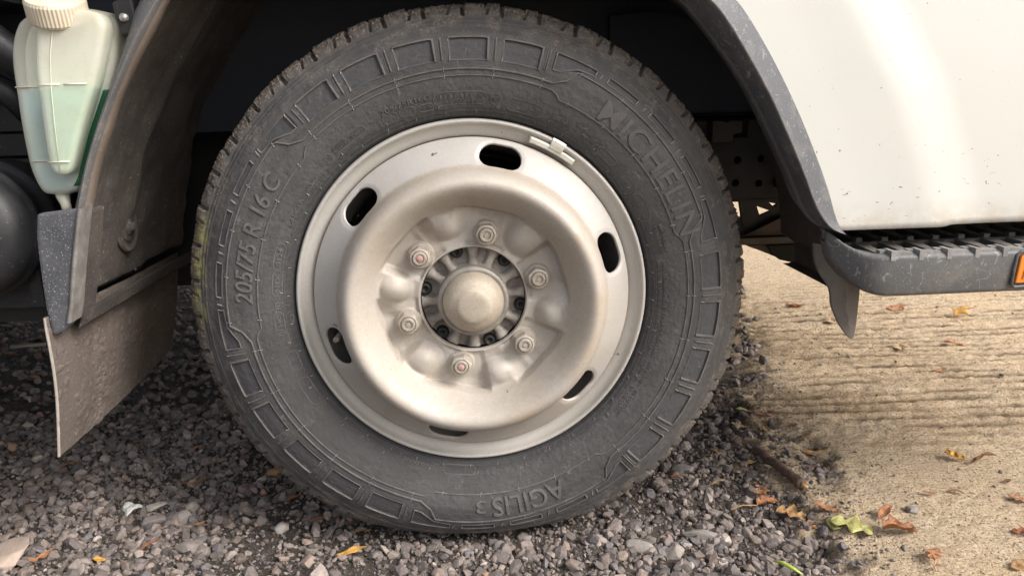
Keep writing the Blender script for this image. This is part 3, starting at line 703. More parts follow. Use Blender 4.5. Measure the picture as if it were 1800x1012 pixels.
t = np.linspace(0, 1, 130)**1.0
P = ar[:, None]*(1-t)[None, :, None]+rect[:, None]*t[None, :, None]
X, Z = P[..., 0], P[..., 1].copy()
Z[0] = .4145+.0022*smst(X[0], .566, .580)
Z[1:8] = Z[1:8]+(Z[0]-.4145)[None]*np.linspace(.9, 0, 7)[:, None]
Yb = panel_y(X, Z)
edge = np.stack([X[0], Yb[0]+.004, Z[0]-.0012], -1); edge2 = np.stack([X[0], Yb[0]+.018, Z[0]+.003], -1)
G = np.concatenate([edge2[None], edge[None], np.stack([X, Yb, Z], -1)], 0)
cabp = npmesh('cab_side_panel', G.reshape(-1, 3), gridfaces(NAh+2, len(t))[:, ::-1], PAINT, truck, True)
# rest of the cab shell
bm = box_bm(-.42, 1.0, 1.58, 1.62, .42, 2.05); box_bm(-.42, 1.02, .0, 1.62, 2.03, 2.07, bm); box_bm(-.44, -.42, -.02, 1.6, .72, 2.05, bm); box_bm(1.0, 1.02, -.03, 1.62, .42, 2.05, bm); box_bm(-.42, 1.0, .02, .05, 1.45, 2.05, bm)
bmobj('cab_shell', bm, PAINT, truck)
bm = box_bm(.50, 1.0, -.03, 1.58, .425, .44); box_bm(-.42, .5, .30, 1.58, .78, .80, bm); box_bm(-.42, .5, .0, .3, .83, .85, bm)
bmobj('cab_floor', bm, NAVY, truck)
bm = box_bm(-2.6, -.52, .0, 1.6, .70, .76); box_bm(-2.6, -.50, .36, .44, .50, .66, bm); box_bm(-2.6, -.5, 1.15, 1.23, .5, .66, bm); box_bm(-2.6, -2.2, .0, 1.6, .1, .7, bm)
bmobj('cargo_bed', bm, BLACK, truck)
# ---- arch trim
inner = [(.446, .411), (.430, .413), (.414, .421), (.397, .442), (.385, .471), (.363, .512), (.344, .549), (.322, .586), (.293, .624), (.267, .655), (.244, .680)]
crease = [(.437, .413), (.420, .419), (.409, .430), (.397, .449), (.381, .487), (.361, .528), (.339, .571), (.313, .613), (.288, .651), (.268, .675)]
def extend(p):
    r = math.hypot(p[-1][0], p[-1][1]-HZ); a0 = math.atan2(p[-1][0], p[-1][1]-HZ); return p+[(r*math.sin(a0-i*.12), HZ+r*math.cos(a0-i*.12)) for i in range(1, 7)]+[(-.12, HZ+r), (-.40, HZ+r+.02)]
nI = 120
I_ = resample(smoothpoly(extend(inner), 2), nI); Cc = resample(smoothpoly(extend(crease), 2), nI); O_ = resample(smoothpoly(extend(arch[:8]), 2), nI)
rows = [np.c_[I_[:, 0]+.012, np.full(nI, .02), I_[:, 1]+.006], np.c_[I_[:, 0], np.full(nI, -.035), I_[:, 1]], np.c_[I_[:, 0], np.full(nI, -.047), I_[:, 1]], np.c_[I_[:, 0]*.93+Cc[:, 0]*.07, np.full(nI, -.052), I_[:, 1]*.93+Cc[:, 1]*.07]]
for f in (.35, .6, .8, .92): rows.append(np.c_[I_*(1-f)+Cc*f, np.full(nI, -.052-.030*f**.8)][:, (0, 2, 1)])
rows.append(np.c_[Cc[:, 0], np.full(nI, -.0832), Cc[:, 1]])
for f in (.1, .3, .6, .85): rows.append(np.c_[Cc[:, 0]*(1-f)+O_[:, 0]*f, np.full(nI, -.0828+.014*f), Cc[:, 1]*(1-f)+O_[:, 1]*f])
rows.append(np.c_[O_[:, 0], np.full(nI, -.0672), O_[:, 1]]); rows.append(np.c_[O_[:, 0]+.0015, np.full(nI, -.058), O_[:, 1]+.0012])
trw = np.zeros((len(rows), nI, 3)); trw[8, :, 0] = 1; trw[7, :, 0] = .25; trw[2, :, 0] = .5
npmesh('arch_trim', np.array(rows).reshape(-1, 3), gridfaces(len(rows), nI), TRIM, truck, True, attrs={'wear': trw.reshape(-1, 3)})
# liner behind the trim (front part)
a_ = np.radians(np.linspace(108, 12, 50)); yl = np.linspace(-.03, .13, 12); LV = []
for i, a in enumerate(a_):
    R0 = .452
    for y in yl: LV.append((R0*math.sin(a), y+.05*(fbm(np.array([a*3.]), np.array([1.]), 2, 3)[0]-.5), max(HZ+R0*math.cos(a), .30)+0*y))
LV = [(x, y, z) for x, y, z in LV]
LV = [(x+(.02 if z < .37 else 0), y, z if z > .335 else .335) for x, y, z in LV]
npmesh('front_arch_liner', LV, gridfaces(50, 12), BROWNST, truck, True)
# inner wheelhouse and frame
bm = plate_bm([(-.46, .537), (.60, .537), (.60, .83), (-.46, .83)], [], .33, .36); bmobj('inner_wheelhouse', bm, NAVY, truck)
bmobj('wheelhouse_panel', plate_bm([(.23, .545), (.50, .545), (.50, .66), (.30, .705), (.23, .70)], [], .314, .330), NAVY, truck, bevel=.004)
holes = [poly_ring(x, z, .0062) for x, z in ((.438, .470), (.477, .471), (.436, .433), (.475, .431), (.40, .47), (.398, .433))]
bmobj('frame_rail', plate_bm([(-.3, .408), (.575, .406), (.575, .5335), (.453, .533), (.453, .505), (.438, .505), (.386, .505), (.386, .533), (-.3, .533)], holes, .300, .306), simple('dark_frame_paint', (.016, .015, .016), (.030, .026, .024), 20, (.5, .8), .0006, 150), truck)
bmobj('frame_flange', box_bm(-.3, .575, .300, .318, .402, .4055), BLACK, truck)
bmobj('frame_bracket', plate_bm([(.392, .500), (.425, .500), (.427, .512), (.440, .514), (.440, .532), (.424, .533), (.415, .530), (.406, .533), (.392, .533)], [], .290, .299), simple('bracket_brown_steel', (.045, .036, .030), (.075, .062, .052), 30, (.6, .8)), truck, bevel=.001)
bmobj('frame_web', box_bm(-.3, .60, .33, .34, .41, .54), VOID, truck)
# suspension parts under the frame, with gaps that show the bright ground beyond
bmobj('cross_brace', plate_bm([(.472, .425), (.575, .425), (.575, .325), (.489, .325), (.486, .350), (.479, .388)], [[(.510, .3795), (.536, .3700), (.516, .3620)], [(.532, .3855), (.548, .3820), (.541, .3770)]], .395, .405), BLACK, truck)
bmobj('leaf_spring_hanger', plate_bm([(.480, .329), (.505, .340), (.552, .362), (.60, .362), (.60, .329)], [], .38, .394), BROWNST, truck, bevel=.002)
bmobj('cross_beam', box_bm(.470, .80, .37, .43, .3155, .327), simple('beam_dusty_steel', (.06, .048, .036), (.12, .10, .078), 20, (.7, .9)), truck, bevel=.002)
bmobj('under_tray', plate_bm([(.487, .3130), (.515, .302), (.542, .2905), (.565, .285), (.590, .282), (.606, .283), (.625, .289), (.660, .304), (.70, .314)], [], .375, .70), simple('tray_dusty_steel', (.07, .057, .043), (.11, .09, .07), 20, (.7, .9)), truck)
bmobj('tray_rubber', plate_bm([(.523, .3128), (.532, .297), (.545, .2875), (.570, .281), (.595, .279), (.610, .281), (.616, .298), (.613, .3128)], [], .366, .374), VOID, truck)

# ---- mudguard behind the wheel
A = [(-.353, -.030, .692), (-.368, -.030, .657), (-.386, -.03, .619), (-.410, -.03, .571), (-.431, -.03, .523), (-.447, -.03, .485), (-.452, -.03, .472)]
B = [(-.324, -.055, .689), (-.353, -.055, .651), (-.375, -.055, .612), (-.391, -.055, .584), (-.408, -.055, .551), (-.426, -.055, .510), (-.440, -.055, .468)]
Cq = [(-.317, -.035, .691), (-.332, -.035, .665), (-.355, -.035, .632), (-.380, -.035, .592), (-.397, -.035, .555), (-.416, -.035, .515), (-.431, -.035, .468)]
ext = lambda p: [(p[0][0]+.10, p[0][1], p[0][2]+.135)]+p
A, B, Cq = [resample(smoothpoly(ext(q), 2), 70) for q in (A, B, Cq)]
rows = [A+np.array([-.004, .05, .002]), A]+[A*(1-f)+B*f+np.array([0, -.004*math.sin(f*math.pi), 0]) for f in (.3, .6, .85, .95)]+[B, B*.85+Cq*.15+np.array([0, -.0018, 0]), B*.7+Cq*.3+np.array([0, -.002, 0]), B*.55+Cq*.45+np.array([0, 0, 0])]
npmesh('mudguard_lip', np.array(rows).reshape(-1, 3), gridfaces(len(rows), 70)[:, ::-1], GUARDM, truck, True)
rows = [B*.55+Cq*.45, B*.5+Cq*.5, B*.4+Cq*.6, Cq, Cq+np.array([-.008, .003, 0])]
npmesh('mudguard_return', np.array(rows).reshape(-1, 3), gridfaces(len(rows), 70)[:, ::-1], GUARDB, truck, True)
# liner shell
CL = np.vstack([Cq, resample([(-.431, -.035, .468), (-.440, -.035, .43), (-.449, -.035, .395), (-.456, -.035, .352)], 24)[1:]])
CL[:, 0] -= .007
ny = 46; yv = np.linspace(0, 1, ny); LV = []
for i, c in enumerate(CL):
    for f in yv:
        y = -.033+.365*f; z = c[2]; x = c[0]
        z2 = z if i < 69+20 else z
        x2 = x-.010*smst(f, .03, .07)-.004*math.sin(f*9+z*20)+.006*smst(np.abs(f-.42), .04, .02)*smst(z, .43, .46)
        x2 = float(x2)+.004*(mnoise.noise(Vector((y*22, z*22, 1)))+.5*mnoise.noise(Vector((y*60, z*60, 4))))*min(1, f*12)
        LV.append((float(x2), y, z2+(.012*smst(f, .03, .10) if i == len(CL)-1 else 0)))
liner = npmesh('mudguard_liner', LV, gridfaces(len(CL), ny), LINER, truck, True)
bmobj('liner_block', (lambda bm: bm)(plate_bm([(-.473, .340), (-.453, .344), (-.4425, .385), (-.4300, .440), (-.4235, .469), (-.460, .467)], [], -.0705, -.020)), LINER, truck, bevel=.005)
c = Vector((-.4560, .105, .424))
def disc_x(name, prof_, c, mat, parent, n=24):
    p = np.array(prof_); a = np.linspace(0, 2*np.pi, n, endpoint=False)
    V = np.stack([c.x+np.repeat(p[:, 1:2], n, 1), c.y+p[:, 0:1]*np.cos(a), c.z+p[:, 0:1]*np.sin(a)], -1).reshape(-1, 3)
    return npmesh(name, V, gridfaces(len(p), n, True), mat, parent, True)
disc_x('washer', [(.0001, .0015), (.019, .0015), (.020, .0005), (.0205, -.001), (.029, -.001), (.030, .0008), (.0325, .0008), (.034, -.002)], c, LINER, liner)
bb = disc_x('bolt', [(.0001, .010), (.0050, .010), (.0065, .0085), (.0065, .005), (.0110, .0045), (.0120, .001)], c, LINER, liner, 6)
# end cap with its speckled outer face
ec_ = [(-.469, .469), (-.427, .473), (-.421, .471), (-.429, .441), (-.438, .404), (-.446, .366), (-.452, .345), (-.461, .336), (-.474, .332), (-.4765, .367), (-.475, .418), (-.4735, .443)]
ENDM = simple('slate_speckled_plastic', (.066, .068, .078), (.10, .10, .112), 25, (.45, .65), .0006, 260, speck=(620, .63, (.34, .335, .33)))
cap = bmobj('mudguard_end_cap', plate_bm(ec_, [], -.085, -.071), ENDM, truck, bevel=.003)
bv = []
for (x, z) in resample([(-.4220, .474), (-.4305, .441), (-.4395, .404), (-.4475, .366), (-.4535, .346)], 30):
    for dx, y in ((-.0030, -.084), (-.0022, -.0875), (.0000, -.0885), (.0018, -.0875), (.0024, -.085), (.0020, -.060)): bv.append((x+dx, y, z))
npmesh('end_cap_lip', bv, gridfaces(30, 6), simple('pale_worn_plastic', (.13, .12, .11), (.23, .215, .20), 50, (.5, .7), .0006, 300), cap, True)
# ledge between liner and flap
bmobj('flap_bracket', plate_bm([(-.452, .352), (-.438, .356), (-.446, .338), (-.462, .328)], [], -.055, .32), LINER, truck, bevel=.002)
tube('flap_clamp_bar', [(-.455, -.05, .343), (-.4535, .10, .343), (-.452, .30, .346)], .0045, MUDFLAP, truck, 8)
# ---- mud flap
near = resample(smoothpoly([(-.476, -.09, .354), (-.4765, -.09, .335), (-.476, -.09, .32), (-.476, -.09, .286), (-.479, -.09, .245), (-.487, -.09, .187)], 2), 150)
far = resample(smoothpoly([(-.466, .30, .352), (-.471, .30, .318), (-.478, .30, .27), (-.490, .30, .22), (-.497, .30, .193)], 2), 150)
f = np.linspace(0, 1, 190); U = near[:, None]*(1-f)[None, :, None]+far[:, None]*f[None, :, None]
nz = (fbm(U[..., 1]*20+9, U[..., 2]*20+9, 4, 81)-.5)*.0022+(fbm(U[..., 1]*160, U[..., 2]*160, 3, 83)-.5)*.0016*smst(U[..., 1], -.05, -.02)
band = smst(np.abs(U[..., 1]-.012+(fbm(U[..., 2]*20, U[..., 2]*0, 3, 5)-.5)*.02), .02, .006)*smst(fbm(U[..., 1]*220, U[..., 2]*160, 3, 88), .46, .60)
U[..., 0] += nz+band*.0026+.0014*smst(fbm(U[..., 1]*130+3, U[..., 2]*110, 2, 93), .66, .80)+.006*np.sin(f*math.pi)[None]
Bk = U.copy(); Bk[..., 0] -= .0025
flap = npmesh('mud_flap', np.concatenate([U.reshape(-1, 3), Bk.reshape(-1, 3)]), np.vstack([gridfaces(150, 190), gridfaces(150, 190)[:, ::-1]+28500]), MUDFLAP, truck, True)
bv = []
for p in near: bv += [(p[0]+.0006, p[1]+.001, p[2]), (p[0]-.0005, p[1]-.0012, p[2]), (p[0]-.0020, p[1]-.0010, p[2]), (p[0]-.0029, p[1]+.001, p[2])]
npmesh('flap_edge', bv, gridfaces(150, 4), FLAPEDGE, flap, True)

# ---- washer reservoir
outl_ = smoothpoly([(-.484, .680), (-.497, .662), (-.5045, .635), (-.505, .599), (-.506, .565), (-.505, .525), (-.503, .507), (-.496, .486), (-.488, .4815), (-.466, .4815), (-.448, .488), (-.433, .529), (-.4145, .571), (-.395, .613), (-.383, .655), (-.381, .668), (-.384, .676), (-.395, .683), (-.440, .690)], 2, True)
lobe_ = smoothpoly([(-.456, .683), (-.458, .660), (-.463, .636), (-.465, .618), (-.4665, .582), (-.4675, .540), (-.467, .515), (-.461, .5055), (-.447, .5065), (-.441, .518), (-.424, .563), (-.400, .615), (-.388, .652), (-.384, .668), (-.395, .683)], 2, True)
def bottle_mesh(name, out, y0, y1, mat, parent, rad=.007, inset=0, zmax=None, bulge=.0):
    """pillow-edged prism in XZ outline between y0 (front) and y1"""
    p = resample(np.vstack([out, out[:1]]), 121)[:-1]; c = p.mean(0); tn = np.roll(p, -1, 0)-np.roll(p, 1, 0); tn /= np.linalg.norm(tn, axis=1)[:, None]
    ar_ = np.sum(p[:, 0]*np.roll(p[:, 1], -1)-np.roll(p[:, 0], -1)*p[:, 1]); nn_ = np.stack([tn[:, 1], -tn[:, 0]], 1)*np.sign(ar_)
    rows = []
    for (d, y) in ((rad*1.35, y0-.0003), (rad, y0), (rad*.45, y0+rad*.15), (rad*.12, y0+rad*.5), (0, y0+rad), (0, y1-rad), (rad*.3, y1-rad*.3), (rad, y1)):
        q = p-nn_*(d+inset)
        if zmax is not None:
            hi = q[:, 1] > zmax; lo = q[(~hi) & (q[:, 1] > zmax-.012)]; q[hi, 0] = np.clip(q[hi, 0], lo[:, 0].min(), lo[:, 0].max()); q[hi, 1] = zmax
        rows.append(np.c_[q[:, 0], np.full(len(q), y), q[:, 1]])
    V = np.array(rows).reshape(-1, 3); F = gridfaces(len(rows), 120, True).tolist()
    me = bpy.data.meshes.new(name); me.from_pydata(V.tolist(), [], F)
    bm = bmesh.new(); bm.from_mesh(me); bm.verts.ensure_lookup_table()
    for s in (0, (len(rows)-1)*120):
        vs = [bm.verts[s+i] for i in range(120)]; bmesh.ops.triangle_fill(bm, edges=[bm.edges.get((vs[i], vs[(i+1) % 120])) for i in range(120)], use_beauty=True)
    bmesh.ops.recalc_face_normals(bm, faces=bm.faces); bm.to_mesh(me); bm.free()
    return link(name, me, mat, parent, True)
res = bottle_mesh('washer_reservoir', outl_, -.020, .045, BOTTLE, truck, .008)
bottle_mesh('reservoir_front_lobe', lobe_, -.048, -.0195, BOTTLE, res, .006)
FL = .6010
bottle_mesh('washer_fluid', outl_, -.0165, .041, FLUID, res, .004, .003, FL-.0015)
bottle_mesh('washer_fluid', lobe_, -.0445, -.0170, FLUIDL, res, .004, .003, FL)
bottle_mesh('bright_backing', outl_, -.004, .034, BACKING, res, .002, .007)  # cream backing added inside so the bottle above the fluid stays bright
sh = [(x+.008, z-.002) for x, z in ((-.418, .668), (-.395, .668), (-.389, .640), (-.402, .615), (-.425, .570), (-.446, .52), (-.462, .485), (-.475, .485))]
bottle_mesh('reservoir_rear_lobe', smoothpoly(sh, 2, True), .004, .06, BOTTLE, res, .006)
bottle_mesh('washer_fluid', smoothpoly(sh, 2, True), .0065, .057, FLUIDG, res, .004, .002, FL+.002)
bottle_mesh('washer_fluid', np.array([(-.4085, .5985), (-.402, .5985), (-.4175, .565), (-.4345, .527), (-.4475, .493), (-.458, .491), (-.442, .530), (-.425, .565)]), -.0194, -.0150, FLUIDG, res, .0005)  # dark green copy for the look of deep fluid at the flank
for (x0, x1, z, y) in ((-.5025, -.468, .6035, -.0215), (-.4655, -.4405, .6045, -.0495), (-.4365, -.412, .6045, -.0495), (-.498, -.468, .5215, -.0215), (-.4665, -.4425, .5215, -.0495)):
    tube('level_line', [(x0, y, z), (x1, y, z+.0003)], .0008, BOTSOLID, res, 8)
tube('mould_seam', [(-.4455, -.0488, .672), (-.4395, -.0492, .660), (-.4455, -.0495, .635), (-.4500, -.0497, .60), (-.4525, -.0498, .56), (-.4545, -.0497, .512)], .0004, BOTSOLID, res, 8)
tube('reservoir_spout', [(-.479, .0, .485), (-.4785, -.004, .478), (-.476, -.006, .470), (-.474, -.008, .462)], [.0095, .0075, .0055, .0052], BOTSOLID, res, 16)
# ribbed cap, tilted
bm = bmesh.new(); N = 96; cc = Vector((-.4385, -.035, .690)); ax = Vector((.10, -.42, .90)).normalized(); e1 = ax.cross(Vector((0, 1, 0))).normalized(); e2 = ax.cross(e1)
prev = None
for (rr, hh, rib) in ((.022, -.020, 0), (.0285, -.019, 0), (.0300, -.016, 1), (.0300, .003, 1), (.0288, .0065, 0), (.026, .0075, 0), (.001, .0080, 0)):
    ring = [bm.verts.new(cc+ax*hh+(e1*math.cos(2*math.pi*i/N)+e2*math.sin(2*math.pi*i/N))*(rr+(.0007 if (i % 2) and rib else 0))) for i in range(N)]
    if prev:
        for i in range(N): bm.faces.new((prev[i], prev[(i+1) % N], ring[(i+1) % N], ring[i]))
    prev = ring
bmobj('reservoir_cap', bm, CAPPL, res, False)
bmobj('hose_clamp', plate_bm([(-.382, .690), (-.360, .700), (-.357, .668), (-.366, .655), (-.376, .656), (-.380, .672)], [], -.030, -.004), BLACK, truck, bevel=.003)
revolve('clamp_screw', [(.0001, -.035), (.004, -.0345), (.0046, -.033), (.0046, -.028), (.009, -.028), (.009, -.026)], simple('bright_screw', (.4, .38, .36), (.55, .53, .5), 60, (.3, .4), 0, 1, .6), truck, 16, -.3700, .674)
# dark parts behind the reservoir
bmobj('engine_bay_panel', plate_bm([(-1.3, .36), (-.505, .36), (-.475, .46), (-.445, .54), (-.415, .62), (-.37, .70), (-.33, .80), (-1.3, .80)], [], .16, .19), NAVY, truck)
bmobj('rear_frame_shade_box', box_bm(-.90, -.22, .42, .60, .27, .60), VOID, truck)
for z0, z1, y in ((.552, .585, .13), (.520, .548, .135), (.470, .516, .12)): bmobj('equipment_box', box_bm(-1.0, -.485, y, .16, z0, z1), BLKPL, truck, bevel=.003)
bmobj('added_shade_box', box_bm(-1.7, -.70, -.02, .50, .315, .62), BLKPL, truck, bevel=.03, seg=4)  # mostly out-of-frame box added to darken the gravel under the flap
tube('cable', [(-.75, .118, .6045), (-.6, .118, .6035), (-.50, .12, .603)], .0011, FLAPEDGE, truck, 6)
tube('cable', [(-.75, .118, .5945), (-.6, .118, .5935), (-.50, .12, .593)], .0011, FLAPEDGE, truck, 6)
tube('black_hose', [(-.66, .02, .70), (-.60, .03, .69), (-.555, .04, .66), (-.53, .05, .635), (-.50, .06, .63)], .022, BLKPL, truck, 20)
tube('black_hose', [(-.70, .06, .63), (-.60, .06, .625), (-.56, .07, .60), (-.54, .08, .57)], .016, BLKPL, truck, 20)
tk = revolve('air_tank', [(.0001, -.020), (.04, -.024), (.068, -.014), (.078, .000), (.0805, .012), (.0805, .02), (.0840, .022), (.0840, .030), (.080, .034), (.080, .055), (.0855, .057), (.0855, .07), (.080, .075), (.080, .30)], BLKPL, truck, 80, -.608, .437)
bmobj('battery_box', box_bm(-1.1, -.545, .06, .40, .330, .385), BLKPL, truck, bevel=.006)
bmobj('battery_tray', box_bm(-1.1, -.540, .09, .42, .304, .330), BLACK, truck, bevel=.003)
bmobj('box_latch', box_bm(-.562, -.547, .045, .06, .335, .39), BLKPL, truck, bevel=.004)

# ---- step
xs = np.array([.424, .430, .438, .447, .456, .464, .472, .482, .50, .60, .80, 1.05])
zb = np.interp(xs, [.424, .43, .441, .452, .462, .476, .50, 1.05], [.400, .380, .361, .350, .3445, .3405, .340, .342])
zt = np.interp(xs, [.424, .438, .450, .462, 1.05], [.416, .402, .3945, .391, .3925]); yf = np.interp(xs, [.424, .438, .452, .466, .482, 1.05], [-.060, -.078, -.091, -.099, -.1015, -.1015])
SV = []
for x, b, t_, y in zip(xs, zb, zt, yf):
    m_ = (b+t_)/2; yb0 = float(np.interp(x, [.424, .438, .456, .470, .50], [-.042, -.035, -.02, .03, .16]))
    SV += [(x, yb0, b+.004), (x, y+.012, b), (x, y+.005, b+.0006), (x, y+.0022, b+.0030), (x, y+.0012, b+.0060), (x, y-.0005, t_-.0060), (x, y+.0, t_-.0035), (x, y+.0018, t_-.0010), (x, y+.005, t_), (x, y+.013, t_), (x, y+.014, t_-.012), (x, yb0, t_-.012)]
step = npmesh('side_step', SV, gridfaces(len(xs), 12), STEPM, truck, True)
bmobj('step_well_shade', box_bm(.47, 1.05, -.085, .155, .370, .3795), VOID, step)
# wedge that closes the step end towards the arch
ev = []
for x, y, z in ((.424, -.060, .416), (.438, -.078, .402), (.450, -.089, .3945), (.462, -.094, .391), (.475, -.094, .391)):
    for yy in np.linspace(0, 1, 8):
        Y2 = y+(float(np.interp(x, [.424, .438, .456, .470, .50], [-.042, -.035, -.02, .03, .16]))-y)*yy; bowl = -.012*math.sin(min(yy*4, 1)*math.pi)*0
        ev.append((x+.0*yy, Y2+.004, z-.0015-.008*yy*(x-.424)/.05))
npmesh('step_end_web', ev, gridfaces(5, 8), TREADM, step, True)
for row, (yc, dz) in enumerate(((-.012, 0), (.085, .001))):
    bmobj('tread_bar', box_bm(.462, 1.05, yc-.004, yc+.004, .3795, .3895), TREADM, step, bevel=.001)
for k in range(17):
    x = .478+.0335*k
    for row, (ya, yb_, sh_) in enumerate(((-.088, -.016, .018), (-.008, .081, .012), (.089, .15, .008))):
        bm = bmesh.new(); v = []
        for z, w_ in ((.3795, 1.), (.3900, .9)):
            for (xx, yy) in ((x-.003, ya), (x+.005, ya), (x+.0130*w_+sh_*.3, yb_), (x-.005+sh_*.3, yb_)): v.append(bm.verts.new((xx+row*.012, yy, z)))
        for q in ((3, 2, 1, 0), (4, 5, 6, 7), (0, 1, 5, 4), (1, 2, 6, 5), (2, 3, 7, 6), (3, 0, 4, 7)): bm.faces.new([v[i] for i in q])
        bmobj('tread_web', bm, TREADM, step)
        bmobj('tread_tooth', box_bm(x-.004+row*.012, x+.004+row*.012, ya-.003, ya+.006, .386, .3945), TREADF if row == 0 else TREADM, step, bevel=.0012)
    bmobj('lip_tooth', box_bm(x+.004, x+.0095, -.1025, -.083, .384, .3955), TREADF, step, bevel=.0015)
    bmobj('lip_pad', box_bm(x+.011, x+.0305, -.1000, -.086, .387, .3932), TREADF, step, bevel=.002)
rf = bmobj('side_reflector', plate_bm([(.6335, .3525), (.72, .3535), (.72, .3865), (.640, .3865), (.6365, .3835)], [], -.1055, -.100), ORFR, step, bevel=.0015)
bmobj('reflector_lens', plate_bm([(.6405, .3575), (.715, .3585), (.715, .3815), (.6440, .3815)], [], -.1065, -.1045), ORANGE, rf)
tube('reflector_surround', [(.72, -.1015, .3495), (.634, -.1025, .348), (.630, -.1028, .3505), (.6315, -.1028, .370), (.6335, -.1025, .3865), (.638, -.1025, .3895), (.72, -.1015, .390)], .0018, STEPM, step, 8)
# thin deflector hanging under the step end
fl = [(.4275, .398), (.4285, .372), (.4335, .354), (.441, .341), (.4435, .330), (.444, .318), (.448, .306), (.4525, .294), (.4605, .2815), (.4665, .2755), (.469, .282), (.4705, .30), (.4715, .343), (.47, .375)]
bv = smoothpoly(fl, 1, True).tolist()
bm = plate_bm(bv, [], -.058, -.052)
bmesh.ops.subdivide_edges(bm, edges=bm.edges[:], cuts=1)
for v in bm.verts: v.co.y += 3.0*(.470-v.co.x)**2*20*.35
bmobj('step_deflector', bm, simple('grey_brown_rubber', (.15, .125, .105), (.20, .175, .15), 30, (.6, .8), .0005, 200), truck)
bv = [(x, y, z) for (x, z) in ((.4700, .275+.002), (.4715, .30), (.4720, .343)) for (x, y) in ((x-.001, -.0595), (x+.0008, -.0595), (x+.0008, -.050))]

# ================================================================= GRAVEL (nobody could count it)
def hull(npt, sq=(1, .8, .55), seed=0):
    r = np.random.default_rng(seed); p = r.normal(size=(npt, 3)); p /= np.linalg.norm(p, axis=1)[:, None]; p *= r.uniform(.86, 1.06, (npt, 1))*np.array(sq)*r.uniform(.8, 1.2, 3)
    bm = bmesh.new()
    for q in p: bm.verts.new(q)
    h_ = bmesh.ops.convex_hull(bm, input=bm.verts[:]); bmesh.ops.delete(bm, geom=[v for v in bm.verts if not v.link_faces], context='VERTS')
    bmesh.ops.triangulate(bm, faces=bm.faces[:]); bmesh.ops.recalc_face_normals(bm, faces=bm.faces); bm.verts.index_update()
    V = np.array([v.co[:] for v in bm.verts]); F = np.array([[v.index for v in f.verts] for f in bm.faces]); bm.free(); return V, F
SH = [hull(22, (1, rng.uniform(.65, .95), rng.uniform(.5, .8)), i) for i in range(24)]
SHs = [hull(9, (1, rng.uniform(.65, .95), rng.uniform(.5, .8)), 60+i) for i in range(24)]
pal = np.array([(.17, .15, .145), (.22, .195, .185), (.125, .112, .11), (.28, .25, .235), (.19, .165, .15), (.15, .145, .155), (.24, .20, .175), (.36, .33, .31), (.30, .20, .14), (.27, .19, .17)])
pw = np.array([.2, .19, .18, .11, .12, .1, .06, .025, .007, .008])
def scatter(n, xr, yr, rmin, rmax, pwr, keepfn, bright=1., sink=.25):
    VV = []; FF = []; CC = []; off = 0
    x = rng.uniform(*xr, n); y = rng.uniform(*yr, n); k = keepfn(x, y) > rng.random(n); x, y = x[k], y[k]; n = len(x)
    r = rmin+(rmax-rmin)*rng.random(n)**pwr; hz = ground_h(x, y)[0]; sh_i = rng.integers(0, len(SH), n); ci = rng.choice(len(pal), n, p=pw/pw.sum()); az = rng.uniform(0, 6.283, n); tl = rng.normal(0, .35, (n, 2)); br = rng.uniform(.75, 1.35, n)[:, None]*bright*np.array([[1.20, 1.12, 1.06]])
    ut = (np.abs(x) < .14) & (y > -.004) & (y < .17)
    for i in range(n):
        V0, F0 = (SH if r[i] > .0035 else SHs)[sh_i[i]]; ca, sa = math.cos(az[i]), math.sin(az[i]); a, b = tl[i]
        p = V0*r[i]; p = np.stack([p[:, 0], p[:, 1]-a*p[:, 2], p[:, 2]+a*p[:, 1]+b*p[:, 0]], 1)
        z = hz[i]+r[i]*sink
        if ut[i]: z = -r[i]*.6-.001
        VV.append(np.stack([p[:, 0]*ca-p[:, 1]*sa+x[i], p[:, 0]*sa+p[:, 1]*ca+y[i], p[:, 2]+z], 1)); FF.append(F0+off); off += len(V0)
        CC.append(np.repeat([pal[ci[i]]*br[i]], len(V0), 0))
    return np.concatenate(VV), np.concatenate(FF), np.concatenate(CC)
def left_mask(x, y): return (1-conc_mask(x, y))
def dens_near(x, y):
    patch = smst(fbm(x*5+11, y*5+7, 3, 91), .40, .60)
    front = smst(y, .02, -.05)*smst(np.abs(x-.15), .42, .2)
    rightp = smst(x, .15, .3)*smst(y, .6, .2)
    leftp = smst(x, -.35, -.5)*.9
    return left_mask(x, y)*np.clip(.16+.50*patch+.8*front+.5*rightp+leftp, 0, 1)
parts = [scatter(13000, (-1.0, .56), (-.22, .55), .0040, .0118, 2.9, dens_near, 1.), scatter(30000, (-1.0, .62), (-.22, .50), .0014, .0042, 1.5, lambda x, y: left_mask(x, y)*(.6+.4*dens_near(x, y)), 1.), scatter(4000, (.30, .62), (-.22, .62), .0010, .0038, 1.6, lambda x, y: np.exp(-((x-bound(y)-.02)/.055)**2), .85, .1),
         scatter(12000, (-1.9, .85), (.5, 2.2), .005, .013, 1.6, lambda x, y: left_mask(x, y)*.9, 1.), scatter(260, (-.9, .45), (-.22, .5), .010, .016, 1.3, left_mask, 1.1, .1),
         scatter(2600, (.42, 1.3), (-.22, .9), .0010, .0040, 3.0, lambda x, y: conc_mask(x, y)*smst(x-bound(y), .45, .0)*.8, 1., .1),
         scatter(5000, (.45, 1.5), (-.2, 1.0), .0008, .0024, 2.2, lambda x, y: conc_mask(x, y)*(.15+.85*smst(y, .1, .3)*smst(x, 1.3, .6))*smst(fbm(x*9, y*14, 3, 5), .42, .6), .55, .2), scatter(700, (.5, 2.2), (-.2, 2.4), .002, .006, 3.5, lambda x, y: conc_mask(x, y)*.6, .9, .2)]
off = 0; VV = []; FF = []; CC = []
for v, f, c in parts: VV.append(v); FF.append(f+off); CC.append(c); off += len(v)
